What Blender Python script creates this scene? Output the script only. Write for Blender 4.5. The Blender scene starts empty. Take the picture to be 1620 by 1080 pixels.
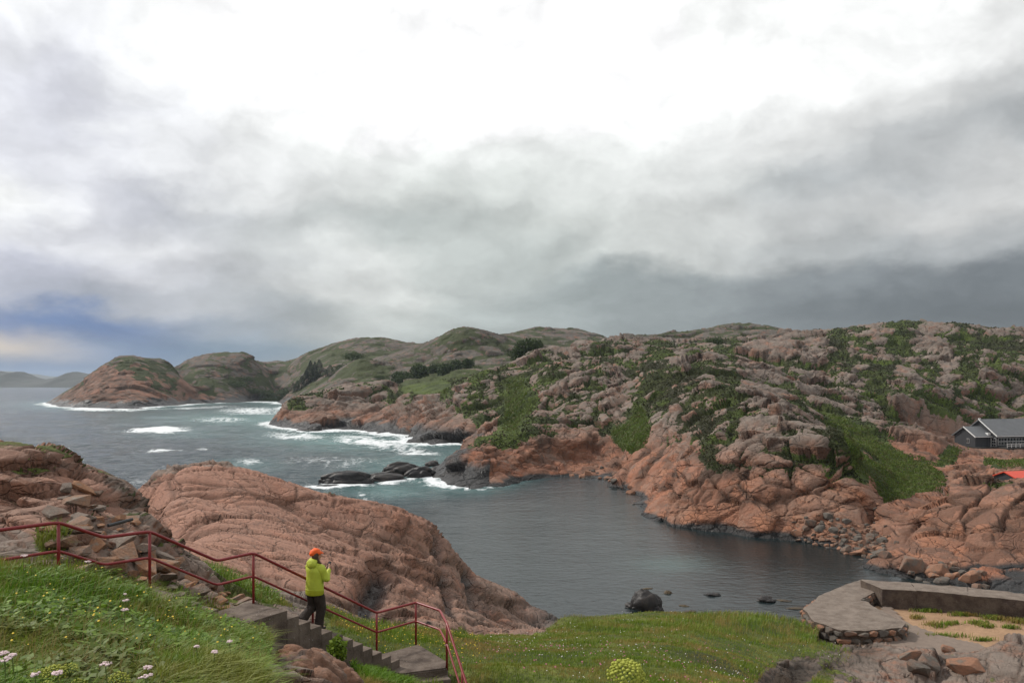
import bpy, bmesh, math, random
import numpy as np
from concurrent.futures import ThreadPoolExecutor
from mathutils import Vector, Matrix, kdtree

# ---------------------------------------------------------------- camera, sky, sun, exposure
S = bpy.context.scene
H, F, CX, HY = 18.0, 1271.0, 810.0, 605.0      # eye height over the sea, focal length / centre / horizon in photo pixels
cam_d = bpy.data.cameras.new('camera'); cam = bpy.data.objects.new('camera', cam_d)
S.collection.objects.link(cam); S.camera = cam
cam.location = (0, 0, H); cam.rotation_euler = (math.pi / 2, 0, 0)
cam_d.sensor_width = 36.0; cam_d.lens = 36.0 * F / 1620.0; cam_d.shift_y = (HY - 540.0) / 1620.0
cam_d.clip_start = 0.1; cam_d.clip_end = 60000.0
S.view_settings.view_transform = 'Standard'; S.view_settings.look = 'None'
S.view_settings.gamma = 1.0; S.view_settings.use_curve_mapping = False
S.view_settings.exposure = 0.0
S.render.engine = 'CYCLES'
S.cycles.use_denoising = True
S.cycles.max_bounces = 6; S.cycles.diffuse_bounces = 3; S.cycles.glossy_bounces = 3
S.cycles.transparent_max_bounces = 4; S.cycles.volume_bounces = 0
S.cycles.sample_clamp_indirect = 6.0

SUN_EL, SUN_AZ = math.radians(43), math.radians(-62)     # azimuth from +Y, negative to the left
sd = bpy.data.lights.new('sun', 'SUN'); so = bpy.data.objects.new('sun', sd); S.collection.objects.link(so)
sd.energy = 3.1; sd.angle = math.radians(7); sd.color = (1.0, 0.95, 0.87)
sdir = Vector((math.sin(SUN_AZ) * math.cos(SUN_EL), math.cos(SUN_AZ) * math.cos(SUN_EL), math.sin(SUN_EL)))
so.rotation_euler = sdir.to_track_quat('Z', 'Y').to_euler(); so.location = (0, 0, 80)


class NT:
    """small helper to write node trees as expressions"""
    def __init__(s, tree): s.t = tree
    def node(s, typ, **kw):
        n = s.t.nodes.new(typ)
        for k, v in kw.items(): setattr(n, k, v)
        return n
    def put(s, sock, v):
        if v is None: return
        if hasattr(v, 'is_output'): s.t.links.new(v, sock)
        else: sock.default_value = v
    def m(s, op, a, b=None, c=None, clamp=False):
        n = s.node('ShaderNodeMath', operation=op); n.use_clamp = clamp
        for i, v in enumerate((a, b, c)): s.put(n.inputs[i], v)
        return n.outputs[0]
    def vm(s, op, a, b=None, sc=None):
        n = s.node('ShaderNodeVectorMath', operation=op)
        s.put(n.inputs[0], a)
        if b is not None: s.put(n.inputs[1], b)
        if sc is not None: s.put(n.inputs['Scale'], sc)
        return n.outputs['Value'] if op in ('LENGTH', 'DOT_PRODUCT', 'DISTANCE') else n.outputs['Vector']
    def xyz(s, x, y, z):
        n = s.node('ShaderNodeCombineXYZ')
        for i, v in enumerate((x, y, z)): s.put(n.inputs[i], v)
        return n.outputs[0]
    def sep(s, v):
        n = s.node('ShaderNodeSeparateXYZ'); s.put(n.inputs[0], v); return n.outputs
    def noise(s, v, scale, detail=4.0, rough=0.55, dist=0.0, col=False):
        n = s.node('ShaderNodeTexNoise')
        if v is not None: s.put(n.inputs['Vector'], v)
        s.put(n.inputs['Scale'], scale); s.put(n.inputs['Detail'], detail)
        s.put(n.inputs['Roughness'], rough); s.put(n.inputs['Distortion'], dist)
        return n.outputs['Color'] if col else n.outputs['Fac']
    def voro(s, v, scale, feature='DISTANCE_TO_EDGE', out='Distance', rnd=1.0):
        n = s.node('ShaderNodeTexVoronoi', feature=feature)
        if v is not None: s.put(n.inputs['Vector'], v)
        s.put(n.inputs['Scale'], scale); s.put(n.inputs['Randomness'], rnd)
        return n.outputs[out]
    def mr(s, v, a, b, c=0.0, d=1.0, smooth=True):
        n = s.node('ShaderNodeMapRange'); n.interpolation_type = 'SMOOTHSTEP' if smooth else 'LINEAR'
        for i, x in enumerate((v, a, b, c, d)): s.put(n.inputs[i], x)
        return n.outputs[0]
    def mix(s, f, a, b, blend='MIX'):
        n = s.node('ShaderNodeMix', data_type='RGBA', blend_type=blend); n.clamp_factor = True
        s.put(n.inputs[0], f)
        for i, v in ((6, a), (7, b)):
            s.put(n.inputs[i], tuple(v) + (1.0,) if isinstance(v, (tuple, list)) and len(v) == 3 else v)
        return n.outputs[2]
    def attr(s, name):
        return s.node('ShaderNodeAttribute', attribute_name=name).outputs['Fac']


# sky survey: brightness (or colour) of the cloud deck along bearings, for rows of the photograph (display values), plus an unseen overhead row
SKY_X = (0, 60, 130, 200, 290, 340, 450, 550, 620, 700, 850, 950, 1050, 1130, 1200, 1300, 1450, 1620)
SKY = {
    -900: (.80,) * 18,  # overhead deck out of view, made-up grey to cut the sky's fill light
    -250: (.96, .96, .97, .98, 1, 1, 1.03, 1.05, 1.06, 1.06, 1.05, 1.03, 1.0, .99, .98, .97, .96, .94),
    40: (.985, .95, .93, .97, 1.0, 1.02, 1.04, 1.05, 1.05, 1.05, 1.05, 1.03, 1.01, .95, .93, 1.0, .98, .91),
    120: (.90, .85, .83, .89, .97, 1.0, 1.02, 1.04, 1.04, 1.04, 1.04, 1.02, 1.0, .99, 1.0, .97, .92, .85),
    180: (.87, .84, .80, .87, .93, .96, .98, 1.0, 1.0, 1.02, 1.02, 1.0, .95, .93, .96, .93, .86, .74),
    225: (.88, .86, .80, .94, .87, .95, .90, .90, .88, .92, .93, .93, .86, .87, .90, .85, .73, .68),
    280: (.88, .86, .88, .92, .91, .92, .87, .84, .82, .80, .85, .88, .87, .83, .72, .69, .70, .80),
    340: (1.0, .92, .84, .78, .76, .77, .77, .76, .74, .75, .80, .82, .80, .82, .78, .75, .81, .82),
    400: (.93, .86, .88, .91, .86, .79, .76, .88, .86, .77, .73, .79, .83, .77, .74, .71, .67, .70),
    450: (.78, .75, .74, .80, .80, .73, .80, .85, .86, .80, .66, .62, .61, .60, .58, .55, .51, .48),
    490: (.72, .70, .68, .64, .74, .74, .62, .75, .80, .74, .67, .63, .60, .58, .53, .48, .43, .42),
    522: ((.52, .58, .72), (.45, .54, .70), (.40, .49, .65), (.40, .49, .65), (.54, .59, .67), (.60, .64, .69), .68, .72, .75, .74, .67, .62, .58, .56, .53, .50, .46, .44),
    556: ((.80, .76, .72), (.76, .73, .71), (.56, .61, .70), (.44, .53, .66), (.44, .53, .64), (.47, .55, .63), (.50, .57, .63), .58, .62, .66, .62, .58, .56, .55, .53, .50, .48, .46),
    590: ((.46, .54, .66), (.42, .52, .66), (.42, .51, .64), (.43, .52, .63), (.46, .54, .62), (.48, .55, .61), .54, .56, .58, .58, .57, .55, .54, .53, .52, .50, .48, .47),
}
def lin(c):
    return tuple((v / 12.92 if v < 0.04 else ((v + 0.055) / 1.055) ** 2.4) for v in c)
def build_world():
    w = bpy.data.worlds.new('World'); S.world = w; w.use_nodes = True
    t = w.node_tree; t.nodes.clear(); n = NT(t)
    out = n.node('ShaderNodeOutputWorld'); bg = n.node('ShaderNodeBackground')
    sky = n.node('ShaderNodeTexSky', sky_type='NISHITA'); sky.sun_disc = False
    sky.sun_elevation = SUN_EL; sky.sun_rotation = SUN_AZ
    D = n.node('ShaderNodeTexCoord').outputs['Generated']
    x, y, z = n.sep(D)
    az = n.m('ARCTAN2', x, y); el = n.m('ARCSINE', z)
    # horizontal stretch of the cloud texture towards the horizon
    P = n.xyz(n.m('MULTIPLY', az, 3.0), n.m('MULTIPLY', n.m('POWER', n.m('MAXIMUM', el, 0.0), 0.75), 4.2), 0.37)
    wn = n.vm('SUBTRACT', n.noise(P, 2.3, 6.0, 0.56, col=True), (0.5, 0.5, 0.5))
    ws = n.sep(wn)
    fade = n.mr(el, 0.02, 0.16, 0.35, 1.0)
    azw = n.m('ADD', az, n.m('MULTIPLY', n.m('MULTIPLY', ws[0], fade), 0.22))
    elw = n.m('ADD', el, n.m('MULTIPLY', n.m('MULTIPLY', ws[1], fade), 0.12))
    lo, hi = -0.66, 0.66
    fac = n.m('DIVIDE', n.m('SUBTRACT', azw, lo), hi - lo)
    rows = sorted(SKY.items(), reverse=True); cur = None; prev = None
    for ry, vals in rows:
        rp = n.node('ShaderNodeValToRGB'); cr = rp.color_ramp; cr.interpolation = 'B_SPLINE'
        while len(cr.elements) < len(vals): cr.elements.new(0.5)
        for e, sx, v in zip(cr.elements, SKY_X, vals):
            a = math.atan((sx - CX) / F); e.position = (a - lo) / (hi - lo)
        for e, sx, v in zip(cr.elements, SKY_X, vals):
            if not isinstance(v, tuple):
                k = max(0.0, min(1.0, (0.80 - v) / 0.35)); left = max(0.0, min(1.0, (500 - sx) / 400.0))
                thin = min(1, 4 * (1.0 - min(v, 1.0))); green = thin * math.exp(-((sx - 800) / 350.0) ** 2)
                v = (v * (1 - 0.05 * k - 0.022 * left * thin - 0.012 * green), v * (1.004 - 0.018 * left * thin + 0.012 * green), v * (1.0 + 0.045 * k + 0.045 * left * thin - 0.006 * green))
            e.color = lin(v) + (1.0,)
        n.put(rp.inputs[0], fac)
        ev = math.atan((HY - ry) / F * 0.93)
        cur = rp.outputs[0] if cur is None else n.mix(n.mr(elw, prev, ev), cur, rp.outputs[0])
        prev = ev
    # billows: a lit and a shaded side on every puff
    Pq = n.vm('ADD', P, n.vm('SCALE', wn, sc=0.35))
    n1 = n.noise(Pq, 2.6, 7.0, 0.55); n1b = n.noise(n.vm('ADD', Pq, (-0.03, 0.10, 0.0)), 2.6, 5.0, 0.52)
    rel = n.m('ADD', n.m('MULTIPLY', n.m('SUBTRACT', n1, n1b), 0.75), n.m('MULTIPLY', n.m('SUBTRACT', n1, 0.5), 0.34))
    gain = n.m('ADD', n.mr(el, 0.1, 0.4, 1.05, 1.13), n.m('MULTIPLY', rel, n.mr(el, 0.0, 0.10, 0.45, 1.0)))
    cloud = n.vm('SCALE', cur, sc=n.m('MULTIPLY', gain, 10.0))
    # thin air above the deck tints the thin places
    final = n.mix(0.03, cloud, n.vm('SCALE', sky.outputs[0], sc=1.0))
    n.put(bg.inputs[0], final); bg.inputs[1].default_value = 0.1
    t.links.new(bg.outputs[0], out.inputs[0])
    w.cycles.sampling_method = 'MANUAL'; w.cycles.sample_map_resolution = 512
build_world()

# ---------------------------------------------------------------- helpers
C = S.collection
rng = np.random.default_rng(7); random.seed(7)
POOL = ThreadPoolExecutor(4)

def chunked(fn, P, *a):
    n = max(1, int(math.ceil(len(P) / 60000)))
    parts = np.array_split(P, n)
    res = list(POOL.map(lambda q: fn(q, *a), parts))
    if isinstance(res[0], tuple): return tuple(np.concatenate(r) for r in zip(*res))
    return np.concatenate(res)

def hsh(i, j, k, s):
    h = (i * np.uint32(374761393) + j * np.uint32(668265263) + k * np.uint32(2246822519) + np.uint32(s * 3266489917 & 0xffffffff))
    h = (h ^ (h >> np.uint32(15))) * np.uint32(2246822519)
    h = (h ^ (h >> np.uint32(13))) * np.uint32(3266489917)
    return h ^ (h >> np.uint32(16))
def h01(h): return (h & np.uint32(0xffffff)).astype(np.float32) / np.float32(0xffffff)

def _vn(P, seed):
    I = np.floor(P).astype(np.int64); f = (P - I).astype(np.float32); f = f * f * f * (f * (f * 6 - 15) + 10)
    I = I.astype(np.uint32); i, j, k = I[:, 0], I[:, 1], I[:, 2]
    r = 0
    one = np.uint32(1)
    for a in (0, 1):
        wa = f[:, 0] if a else 1 - f[:, 0]
        for b in (0, 1):
            wb = wa * (f[:, 1] if b else 1 - f[:, 1])
            for c in (0, 1):
                r = r + wb * (f[:, 2] if c else 1 - f[:, 2]) * h01(hsh(i + one * np.uint32(a), j + one * np.uint32(b), k + one * np.uint32(c), seed))
    return r
def _fbm(P, octs, seed, gain=0.5):
    t = np.zeros(len(P), np.float32); amp = 1.0; tot = 0.0; Q = P.astype(np.float64)
    for o in range(octs):
        t += amp * _vn(Q + 17.3 * o, seed + o); tot += amp; amp *= gain; Q = Q * 2.03
    return t / tot - 0.5                      # about -0.35 .. 0.35
def fbm(P, octs=4, seed=1, gain=0.5): return chunked(_fbm, P, octs, seed, gain)

def _worley(P, seed):
    I = np.floor(P).astype(np.int64); f = (P - I).astype(np.float32); U = I.astype(np.uint32)
    F1 = np.full(len(P), 9.0, np.float32); F2 = F1.copy(); ID = np.zeros(len(P), np.uint32)
    off = np.zeros((len(P), 3), np.float32)
    for a in (-1, 0, 1):
        for b in (-1, 0, 1):
            for c in (-1, 0, 1):
                h = hsh(U[:, 0] + np.uint32(a & 0xffffffff), U[:, 1] + np.uint32(b & 0xffffffff), U[:, 2] + np.uint32(c & 0xffffffff), seed)
                dx = a + 0.1 + 0.8 * (h & np.uint32(1023)).astype(np.float32) / 1023 - f[:, 0]
                dy = b + 0.1 + 0.8 * ((h >> np.uint32(10)) & np.uint32(1023)).astype(np.float32) / 1023 - f[:, 1]
                dz = c + 0.1 + 0.8 * ((h >> np.uint32(20)) & np.uint32(1023)).astype(np.float32) / 1023 - f[:, 2]
                d = dx * dx + dy * dy + dz * dz
                near = d < F1
                F2 = np.where(near, F1, np.minimum(F2, d))
                ID = np.where(near, h, ID)
                off[near, 0] = -dx[near]; off[near, 1] = -dy[near]; off[near, 2] = -dz[near]
                F1 = np.where(near, d, F1)
    return np.sqrt(F1), np.sqrt(F2), ID, off
def worley(P, seed): return chunked(_worley, P, seed)
def rid(ID, k): return h01(hsh(ID, ID >> np.uint32(7), ID * np.uint32(3), k))

def sstep(x, a, b):
    t = np.clip((x - a) / (b - a), 0, 1); return t * t * (3 - 2 * t)
def in_poly(px, py, poly):
    r = np.zeros(px.shape, bool); n = len(poly); j = n - 1
    for i in range(n):
        xi, yi = poly[i]; xj, yj = poly[j]
        if yi != yj:
            c = ((yi > py) != (yj > py)) & (px < (xj - xi) * (py - yi) / (yj - yi) + xi); r ^= c
        j = i
    return r
def W(px, py, d): return ((px - CX) / F * d, d, H - (py - HY) / F * d)
def G(px, d, z): return ((px - CX) / F * d, d, z)
def WZ(px, py, z):
    d = (H - z) * F / (py - HY); return ((px - CX) / F * d, d, z)

# ---- objects
def tag(o, label=None, cat=None, group=None, kind=None):
    if label: o['label'] = label
    if cat: o['category'] = cat
    if group: o['group'] = group
    if kind: o['kind'] = kind
    return o
def link(name, me, mat=None, parent=None, smooth=False):
    o = bpy.data.objects.new(name, me); C.objects.link(o)
    if mat is not None and not me.materials: me.materials.append(mat)
    if parent is not None: o.parent = parent
    if smooth:
        me.polygons.foreach_set('use_smooth', np.ones(len(me.polygons), bool))
    return o
def empty(name, loc=(0, 0, 0), rz=0.0):
    o = bpy.data.objects.new(name, None); C.objects.link(o); o.location = loc; o.rotation_euler = (0, 0, rz)
    o.empty_display_size = 0.2
    return o
def mesh_np(name, V, Q, tri=False):
    me = bpy.data.meshes.new(name); k = 3 if tri else 4
    me.vertices.add(len(V)); me.vertices.foreach_set('co', np.ascontiguousarray(V, np.float32).ravel())
    me.loops.add(len(Q) * k); me.loops.foreach_set('vertex_index', np.ascontiguousarray(Q, np.int32).ravel())
    me.polygons.add(len(Q)); me.polygons.foreach_set('loop_start', np.arange(0, len(Q) * k, k, dtype=np.int32))
    try: me.polygons.foreach_set('loop_total', np.full(len(Q), k, np.int32))
    except Exception: pass
    me.update(calc_edges=True)
    return me
def set_attr(me, name, a):
    at = me.attributes.new(name, 'FLOAT', 'POINT'); at.data.foreach_set('value', np.ascontiguousarray(a, np.float32))
def bm_mesh(name, bm):
    me = bpy.data.meshes.new(name); bm.normal_update(); bm.to_mesh(me); bm.free(); return me
def box(bm, c, s, rz=0.0, rot=None):
    M = Matrix.Translation(c) @ (rot.to_4x4() if rot is not None else Matrix.Rotation(rz, 4, 'Z')) @ Matrix.Diagonal((s[0], s[1], s[2], 1))
    return bmesh.ops.create_cube(bm, size=1.0, matrix=M)['verts']
def prism(bm, poly, z0, z1):
    b = [bm.verts.new((p[0], p[1], z0 if not callable(z0) else z0(p))) for p in poly]
    t = [bm.verts.new((p[0], p[1], z1 if not callable(z1) else z1(p))) for p in poly]
    bm.faces.new(t); bm.faces.new(b[::-1]); n = len(poly)
    for i in range(n): bm.faces.new((b[i], b[(i + 1) % n], t[(i + 1) % n], t[i]))
def tube_mesh(pts, radii, seg=10, cap=True, name='tube', flat=None):
    """loft of rings along pts; radii scalar or (rx, ry) per point"""
    pts = [Vector(p) for p in pts]; n = len(pts); V = []; Q = []
    up = Vector((0, 0, 1)); prev = None
    for i, p in enumerate(pts):
        t = (pts[min(i + 1, n - 1)] - pts[max(i - 1, 0)]).normalized()
        if prev is None:
            a = t.cross(up) if abs(t.z) < 0.95 else t.cross(Vector((0, 1, 0)))
            a.normalize()
            if flat is not None: a = (Vector(flat) - t * t.dot(Vector(flat))).normalized()
        else:
            a = (prev - t * t.dot(prev)).normalized()
        prev = a; b = t.cross(a)
        r = radii[i] if not np.isscalar(radii) else radii
        rx, ry = (r, r) if np.isscalar(r) else r
        for k in range(seg):
            an = 2 * math.pi * k / seg
            V.append(p + a * (math.cos(an) * rx) + b * (math.sin(an) * ry))
    F_ = []
    for i in range(n - 1):
        for k in range(seg):
            k2 = (k + 1) % seg
            F_.append((i * seg + k, i * seg + k2, (i + 1) * seg + k2, (i + 1) * seg + k))
    if cap:
        F_.append(tuple(range(seg))[::-1]); F_.append(tuple(range((n - 1) * seg, n * seg)))
    me = bpy.data.meshes.new(name); me.from_pydata([tuple(v) for v in V], [], F_); me.update()
    return me
def smooth_path(pts, per=6):
    P = [Vector(p) for p in pts]; out = []
    for i in range(len(P) - 1):
        a = P[max(i - 1, 0)]; b = P[i]; c = P[i + 1]; d = P[min(i + 2, len(P) - 1)]
        for k in range(per):
            t = k / per
            out.append(0.5 * ((2 * b) + (c - a) * t + (2 * a - 5 * b + 4 * c - d) * t * t + (3 * b - a - 3 * c + d) * t ** 3))
    out.append(P[-1]); return out
def new_mat(name):
    m = bpy.data.materials.new(name); m.use_nodes = True; t = m.node_tree; t.nodes.clear(); n = NT(t)
    out = n.node('ShaderNodeOutputMaterial'); p = n.node('ShaderNodeBsdfPrincipled')
    t.links.new(p.outputs[0], out.inputs[0]); n.p = p; n.out = out
    return m, n
def bump(n, h, strength=0.5, dist=0.1):
    b = n.node('ShaderNodeBump'); n.put(b.inputs['Height'], h); b.inputs['Strength'].default_value = strength
    b.inputs['Distance'].default_value = dist; n.put(n.p.inputs['Normal'], b.outputs[0])
def simple_mat(name, col, rough=0.6, var=0.25, scale=8.0, bump_s=0.2, bdist=0.01, spec=0.4, metal=0.0, obj=False):
    m, n = new_mat(name)
    P = n.node('ShaderNodeTexCoord').outputs['Object'] if obj else n.node('ShaderNodeNewGeometry').outputs['Position']
    f = n.noise(P, scale, 6.0, 0.6)
    c = n.mix(f, tuple(max(0, x * (1 - var)) for x in col), tuple(min(1, x * (1 + var)) for x in col))
    n.put(n.p.inputs['Base Color'], c); n.p.inputs['Roughness'].default_value = rough
    n.p.inputs['Specular IOR Level'].default_value = spec; n.p.inputs['Metallic'].default_value = metal
    bump(n, n.noise(P, scale * 3, 5.0, 0.6), bump_s, bdist)
    return m

# ---------------------------------------------------------------- materials of the land
GRASS_A = {1.0: (0.042, 0.062, 0.012), 0.30: (0.085, 0.12, 0.02)}; GRASS_B = {1.0: (0.105, 0.145, 0.022), 0.30: (0.20, 0.23, 0.04)}
def rock_material(name, k, warm=0.5):
    """k: size of the small relief in metres"""
    m, n = new_mat(name)
    P = n.node('ShaderNodeNewGeometry').outputs['Position']
    tone = n.attr('tone'); veg = n.attr('veg'); wet = n.attr('wet'); dirt = n.attr('dirt'); lich = n.attr('lichen')
    big = n.noise(P, 0.16 / k * 0.35, 4.0, 0.55); mid = n.noise(P, 0.9 / k * 0.35, 5.0, 0.6); fine = n.noise(P, 9.0 / k * 0.35, 5.0, 0.65)
    c = n.mix(n.mr(n.m('ADD', big, n.m('MULTIPLY', n.m('SUBTRACT', tone, 0.5), 0.45)), 0.28, 0.72), (0.35, 0.120, 0.058), (0.28, 0.155, 0.105))
    c = n.mix(n.mr(mid, 0.42, 0.75), c, (0.40, 0.165, 0.085))
    c = n.mix(n.m('MULTIPLY', n.mr(n.m('ADD', tone, n.m('MULTIPLY', n.m('SUBTRACT', mid, 0.5), 0.8)), 0.52, 0.30), 0.85), c, (0.165, 0.082, 0.052))
    c = n.mix(n.m('MULTIPLY', n.mr(n.noise(P, 0.30 / k * 0.35, 5.0, 0.7), 0.56, 0.68), 0.6), c, (0.185, 0.14, 0.112))
    c = n.mix(n.m('MULTIPLY', n.attr('pink'), 0.75), c, n.mix(mid, (0.42, 0.19, 0.125), (0.54, 0.285, 0.20)))
    # grey lichen on the weathered tops
    c = n.mix(n.m('MULTIPLY', lich, n.mr(n.noise(P, 0.55 / k * 0.35, 6.0, 0.65), 0.24, 0.54)), c, n.mix(n.attr('distant'), n.mix(mid, (0.165, 0.138, 0.115), (0.285, 0.225, 0.185)), (0.115, 0.105, 0.088)))
    c = n.mix(n.m('MULTIPLY', n.mr(n.noise(P, 2.4 / k * 0.35, 5.0, 0.7), 0.55, 0.75), 0.55), c, (0.155, 0.115, 0.095))
    # vertical seep stains
    Ps = n.vm('MULTIPLY', P, (1.0, 1.0, 0.12))
    c = n.mix(n.m('MULTIPLY', n.mr(n.noise(Ps, 0.9 / k * 0.35, 4.0, 0.6), 0.60, 0.74), 0.6), c, (0.085, 0.06, 0.05))
    c = n.mix(n.mr(fine, 0.30, 0.75, 0.0, 0.5), c, n.mix(0.5, c, (0.12, 0.075, 0.055)))
    # crevice shade painted dark along the joints, with soil and dead heather
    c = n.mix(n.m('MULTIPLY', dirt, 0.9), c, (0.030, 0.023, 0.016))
    # tide-blackened foot
    c = n.mix(wet, c, n.mix(fine, (0.012, 0.012, 0.013), (0.035, 0.032, 0.03)))
    # turf and heath
    g1 = n.noise(P, 0.3 / k * 0.35, 6.0, 0.68); g2 = n.noise(P, 5.0 / k * 0.35, 5.0, 0.7)
    gr = n.mix(n.mr(g1, 0.36, 0.62), GRASS_A[k], GRASS_B[k])
    gr = n.mix(n.m('MULTIPLY', n.attr('heath'), n.mr(n.noise(P, 0.35 / k * 0.35, 5.0, 0.65), 0.38, 0.55)), gr, (0.034, 0.030, 0.014))
    gr = n.mix(n.mr(g2, 0.35, 0.7, 0.0, 0.75), gr, (0.024, 0.034, 0.008))
    gr = n.mix(n.m('MULTIPLY', n.attr('distant'), 0.75), gr, n.mix(g2, (0.020, 0.026, 0.008), (0.060, 0.068, 0.018)))
    vm_ = n.mr(n.m('ADD', veg, n.m('MULTIPLY', n.m('SUBTRACT', n.noise(P, 2.2 / k * 0.35, 5.0, 0.7), 0.5), 0.9)), 0.42, 0.58)
    c = n.mix(vm_, c, gr)
    n.put(n.p.inputs['Base Color'], c)
    n.put(n.p.inputs['Roughness'], n.mix(wet, (0.85, 0.85, 0.85), (0.42, 0.42, 0.42)))
    n.p.inputs['Specular IOR Level'].default_value = 0.25
    # small relief: grain plus hairline joints
    Pw = n.vm('ADD', P, n.vm('SCALE', n.vm('SUBTRACT', n.noise(P, 0.8 / k * 0.35, 3.0, 0.6, col=True), (0.5, 0.5, 0.5)), sc=1.6 * k))
    cr = n.mr(n.voro(n.vm('MULTIPLY', Pw, (0.8, 0.6, 1.4)), 0.75 / k * 0.35), 0.0, 0.06)
    cr2 = n.mr(n.voro(n.vm('MULTIPLY', Pw, (1.0, 0.5, 1.7)), 2.6 / k * 0.35), 0.0, 0.08)
    crm = n.mr(n.noise(P, 0.5 / k * 0.35, 3.0, 0.5), 0.36, 0.56); cr = n.m('MULTIPLY', n.m('SUBTRACT', cr, 1.0), crm); cr2 = n.m('MULTIPLY', n.m('SUBTRACT', cr2, 1.0), n.mr(n.noise(P, 0.9 / k * 0.35, 3.0, 0.5), 0.42, 0.6))
    hgt = n.m('ADD', n.m('MULTIPLY', fine, 0.55), n.m('ADD', n.m('MULTIPLY', cr, 0.9), n.m('MULTIPLY', cr2, 0.4)))
    hgt = n.m('ADD', hgt, n.m('MULTIPLY', mid, 0.8 if k > 0.5 else 0.3))
    hgt = n.mix(vm_, hgt, n.m('MULTIPLY', g2, 1.6))
    bump(n, hgt, 1.0, 0.42 * k)
    return m
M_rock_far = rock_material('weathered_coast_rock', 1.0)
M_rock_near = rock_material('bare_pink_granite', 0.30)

# ---------------------------------------------------------------- terrain
def rbf_surface(pts, u0, u1, v0, v1, nu, nv, K=1.6, c=0.012, lam=0.0):
    """smooth sheet through surveyed points, in bearing and log distance"""
    A = np.array([((p[0] / p[1]) * K, math.log(p[1])) for p in pts]); z = np.array([p[2] for p in pts])
    d2 = ((A[:, None] - A[None]) ** 2).sum(-1)
    n = len(z); M = np.zeros((n + 3, n + 3)); M[:n, :n] = np.sqrt(d2 + c * c) - lam * np.eye(n)
    M[:n, n] = 1; M[:n, n + 1:] = A; M[n, :n] = 1; M[n + 1:, :n] = A.T
    w = np.linalg.solve(M, np.concatenate([z, np.zeros(3)]))
    U = np.linspace(u0, u1, nu); Vv = np.linspace(v0, v1, nv)
    def ev(rows):
        g = np.stack(np.meshgrid(U * K, Vv[rows], indexing='ij'), -1).reshape(-1, 2)
        r = np.zeros(len(g))
        for i in range(n): r += w[i] * np.sqrt(((g - A[i]) ** 2).sum(1) + c * c)
        return (r + w[n] + g @ w[n + 1:]).reshape(nu, -1)
    Z = np.concatenate(list(POOL.map(ev, np.array_split(np.arange(nv), 12))), axis=1)
    return U, Vv, Z

def bil(Z, fu, fv):
    nu, nv = Z.shape; fu = np.clip(fu, 0, nu - 1.001); fv = np.clip(fv, 0, nv - 1.001)
    i = fu.astype(int); j = fv.astype(int); a = fu - i; b = fv - j
    return (Z[i, j] * (1 - a) * (1 - b) + Z[i + 1, j] * a * (1 - b) + Z[i, j + 1] * (1 - a) * b + Z[i + 1, j + 1] * a * b)

class Land: pass
def grid_normals(P):
    a = np.gradient(P, axis=0); b = np.gradient(P, axis=1)
    nrm = np.cross(a, b); return nrm / (np.linalg.norm(nrm, axis=-1, keepdims=True) + 1e-12)

def make_grid(pts, u0, u1, d0, d1, nc, nr, cflat):
    L = Land(); L.u0, L.u1, L.v0, L.v1 = u0, u1, math.log(d0), math.log(d1)
    _, _, L.Z = rbf_surface(pts, u0, u1, L.v0, L.v1, 300, 420)
    L.nc, L.nr = nc, nr
    us = np.linspace(u0, u1, nc); vf = np.linspace(L.v0, L.v1, 1400); df = np.exp(vf)
    Vg = np.zeros((nc, nr))
    for i, u in enumerate(us):
        z = bil(L.Z, np.full(1400, (u - u0) / (u1 - u0) * 299), np.linspace(0, 419, 1400))
        w = np.sqrt((np.diff(vf) * cflat) ** 2 + (np.diff(z) / df[1:]) ** 2) * np.where((z[1:] < -3), 0.12, 1.0)
        # ground that climbs in the view gets more vertices than ground hidden behind a crest
        q = (z - H) / df; hid = q[1:] < np.maximum.accumulate(q)[1:] - 1e-4
        w = w * np.where(hid, 0.3, 1.0) + 1e-7
        w = np.convolve(w, np.ones(25) / 25, 'same')
        cs = np.concatenate([[0], np.cumsum(w)]); Vg[i] = np.interp(np.linspace(0, cs[-1], nr), cs, vf)
    # keep neighbouring columns in step
    ker = np.exp(-np.linspace(-2, 2, 21) ** 2); ker /= ker.sum()
    pad = np.pad(Vg, ((10, 10), (0, 0)), mode='edge')
    Vg = sum(ker[k] * pad[k:k + nc] for k in range(21))
    Ug = np.repeat(us[:, None], nr, 1)
    L.base = lambda x, y: bil(L.Z, (x / y - u0) / (u1 - u0) * 299, (np.log(y) - L.v0) / (L.v1 - L.v0) * 419)
    D = np.exp(Vg); X = Ug * D
    L.P = np.stack([X, D, L.base(X, D)], -1)
    return L

def blocks(P, size, rot, squash, seed, warp):
    """jointed rock: each cell a rounded block with its own height and tilt, grooves between"""
    Q = P + warp
    c, s = math.cos(rot), math.sin(rot)
    R = np.stack([(Q[:, 0] * c + Q[:, 1] * s) / squash[0], (-Q[:, 0] * s + Q[:, 1] * c) / squash[1], Q[:, 2] / squash[2]], -1) / size
    F1, F2, ID, off = worley(R, seed)
    e = F2 - F1
    lift = rid(ID, 1) - 0.5
    tilt = off[:, 0] * (rid(ID, 2) - 0.5) + off[:, 1] * (rid(ID, 3) - 0.5) + off[:, 2] * (rid(ID, 4) - 0.5)
    rnd = np.sqrt(np.clip(e / 0.24, 0, 1))
    return lift, tilt, rnd, e, rid(ID, 9)

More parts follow.
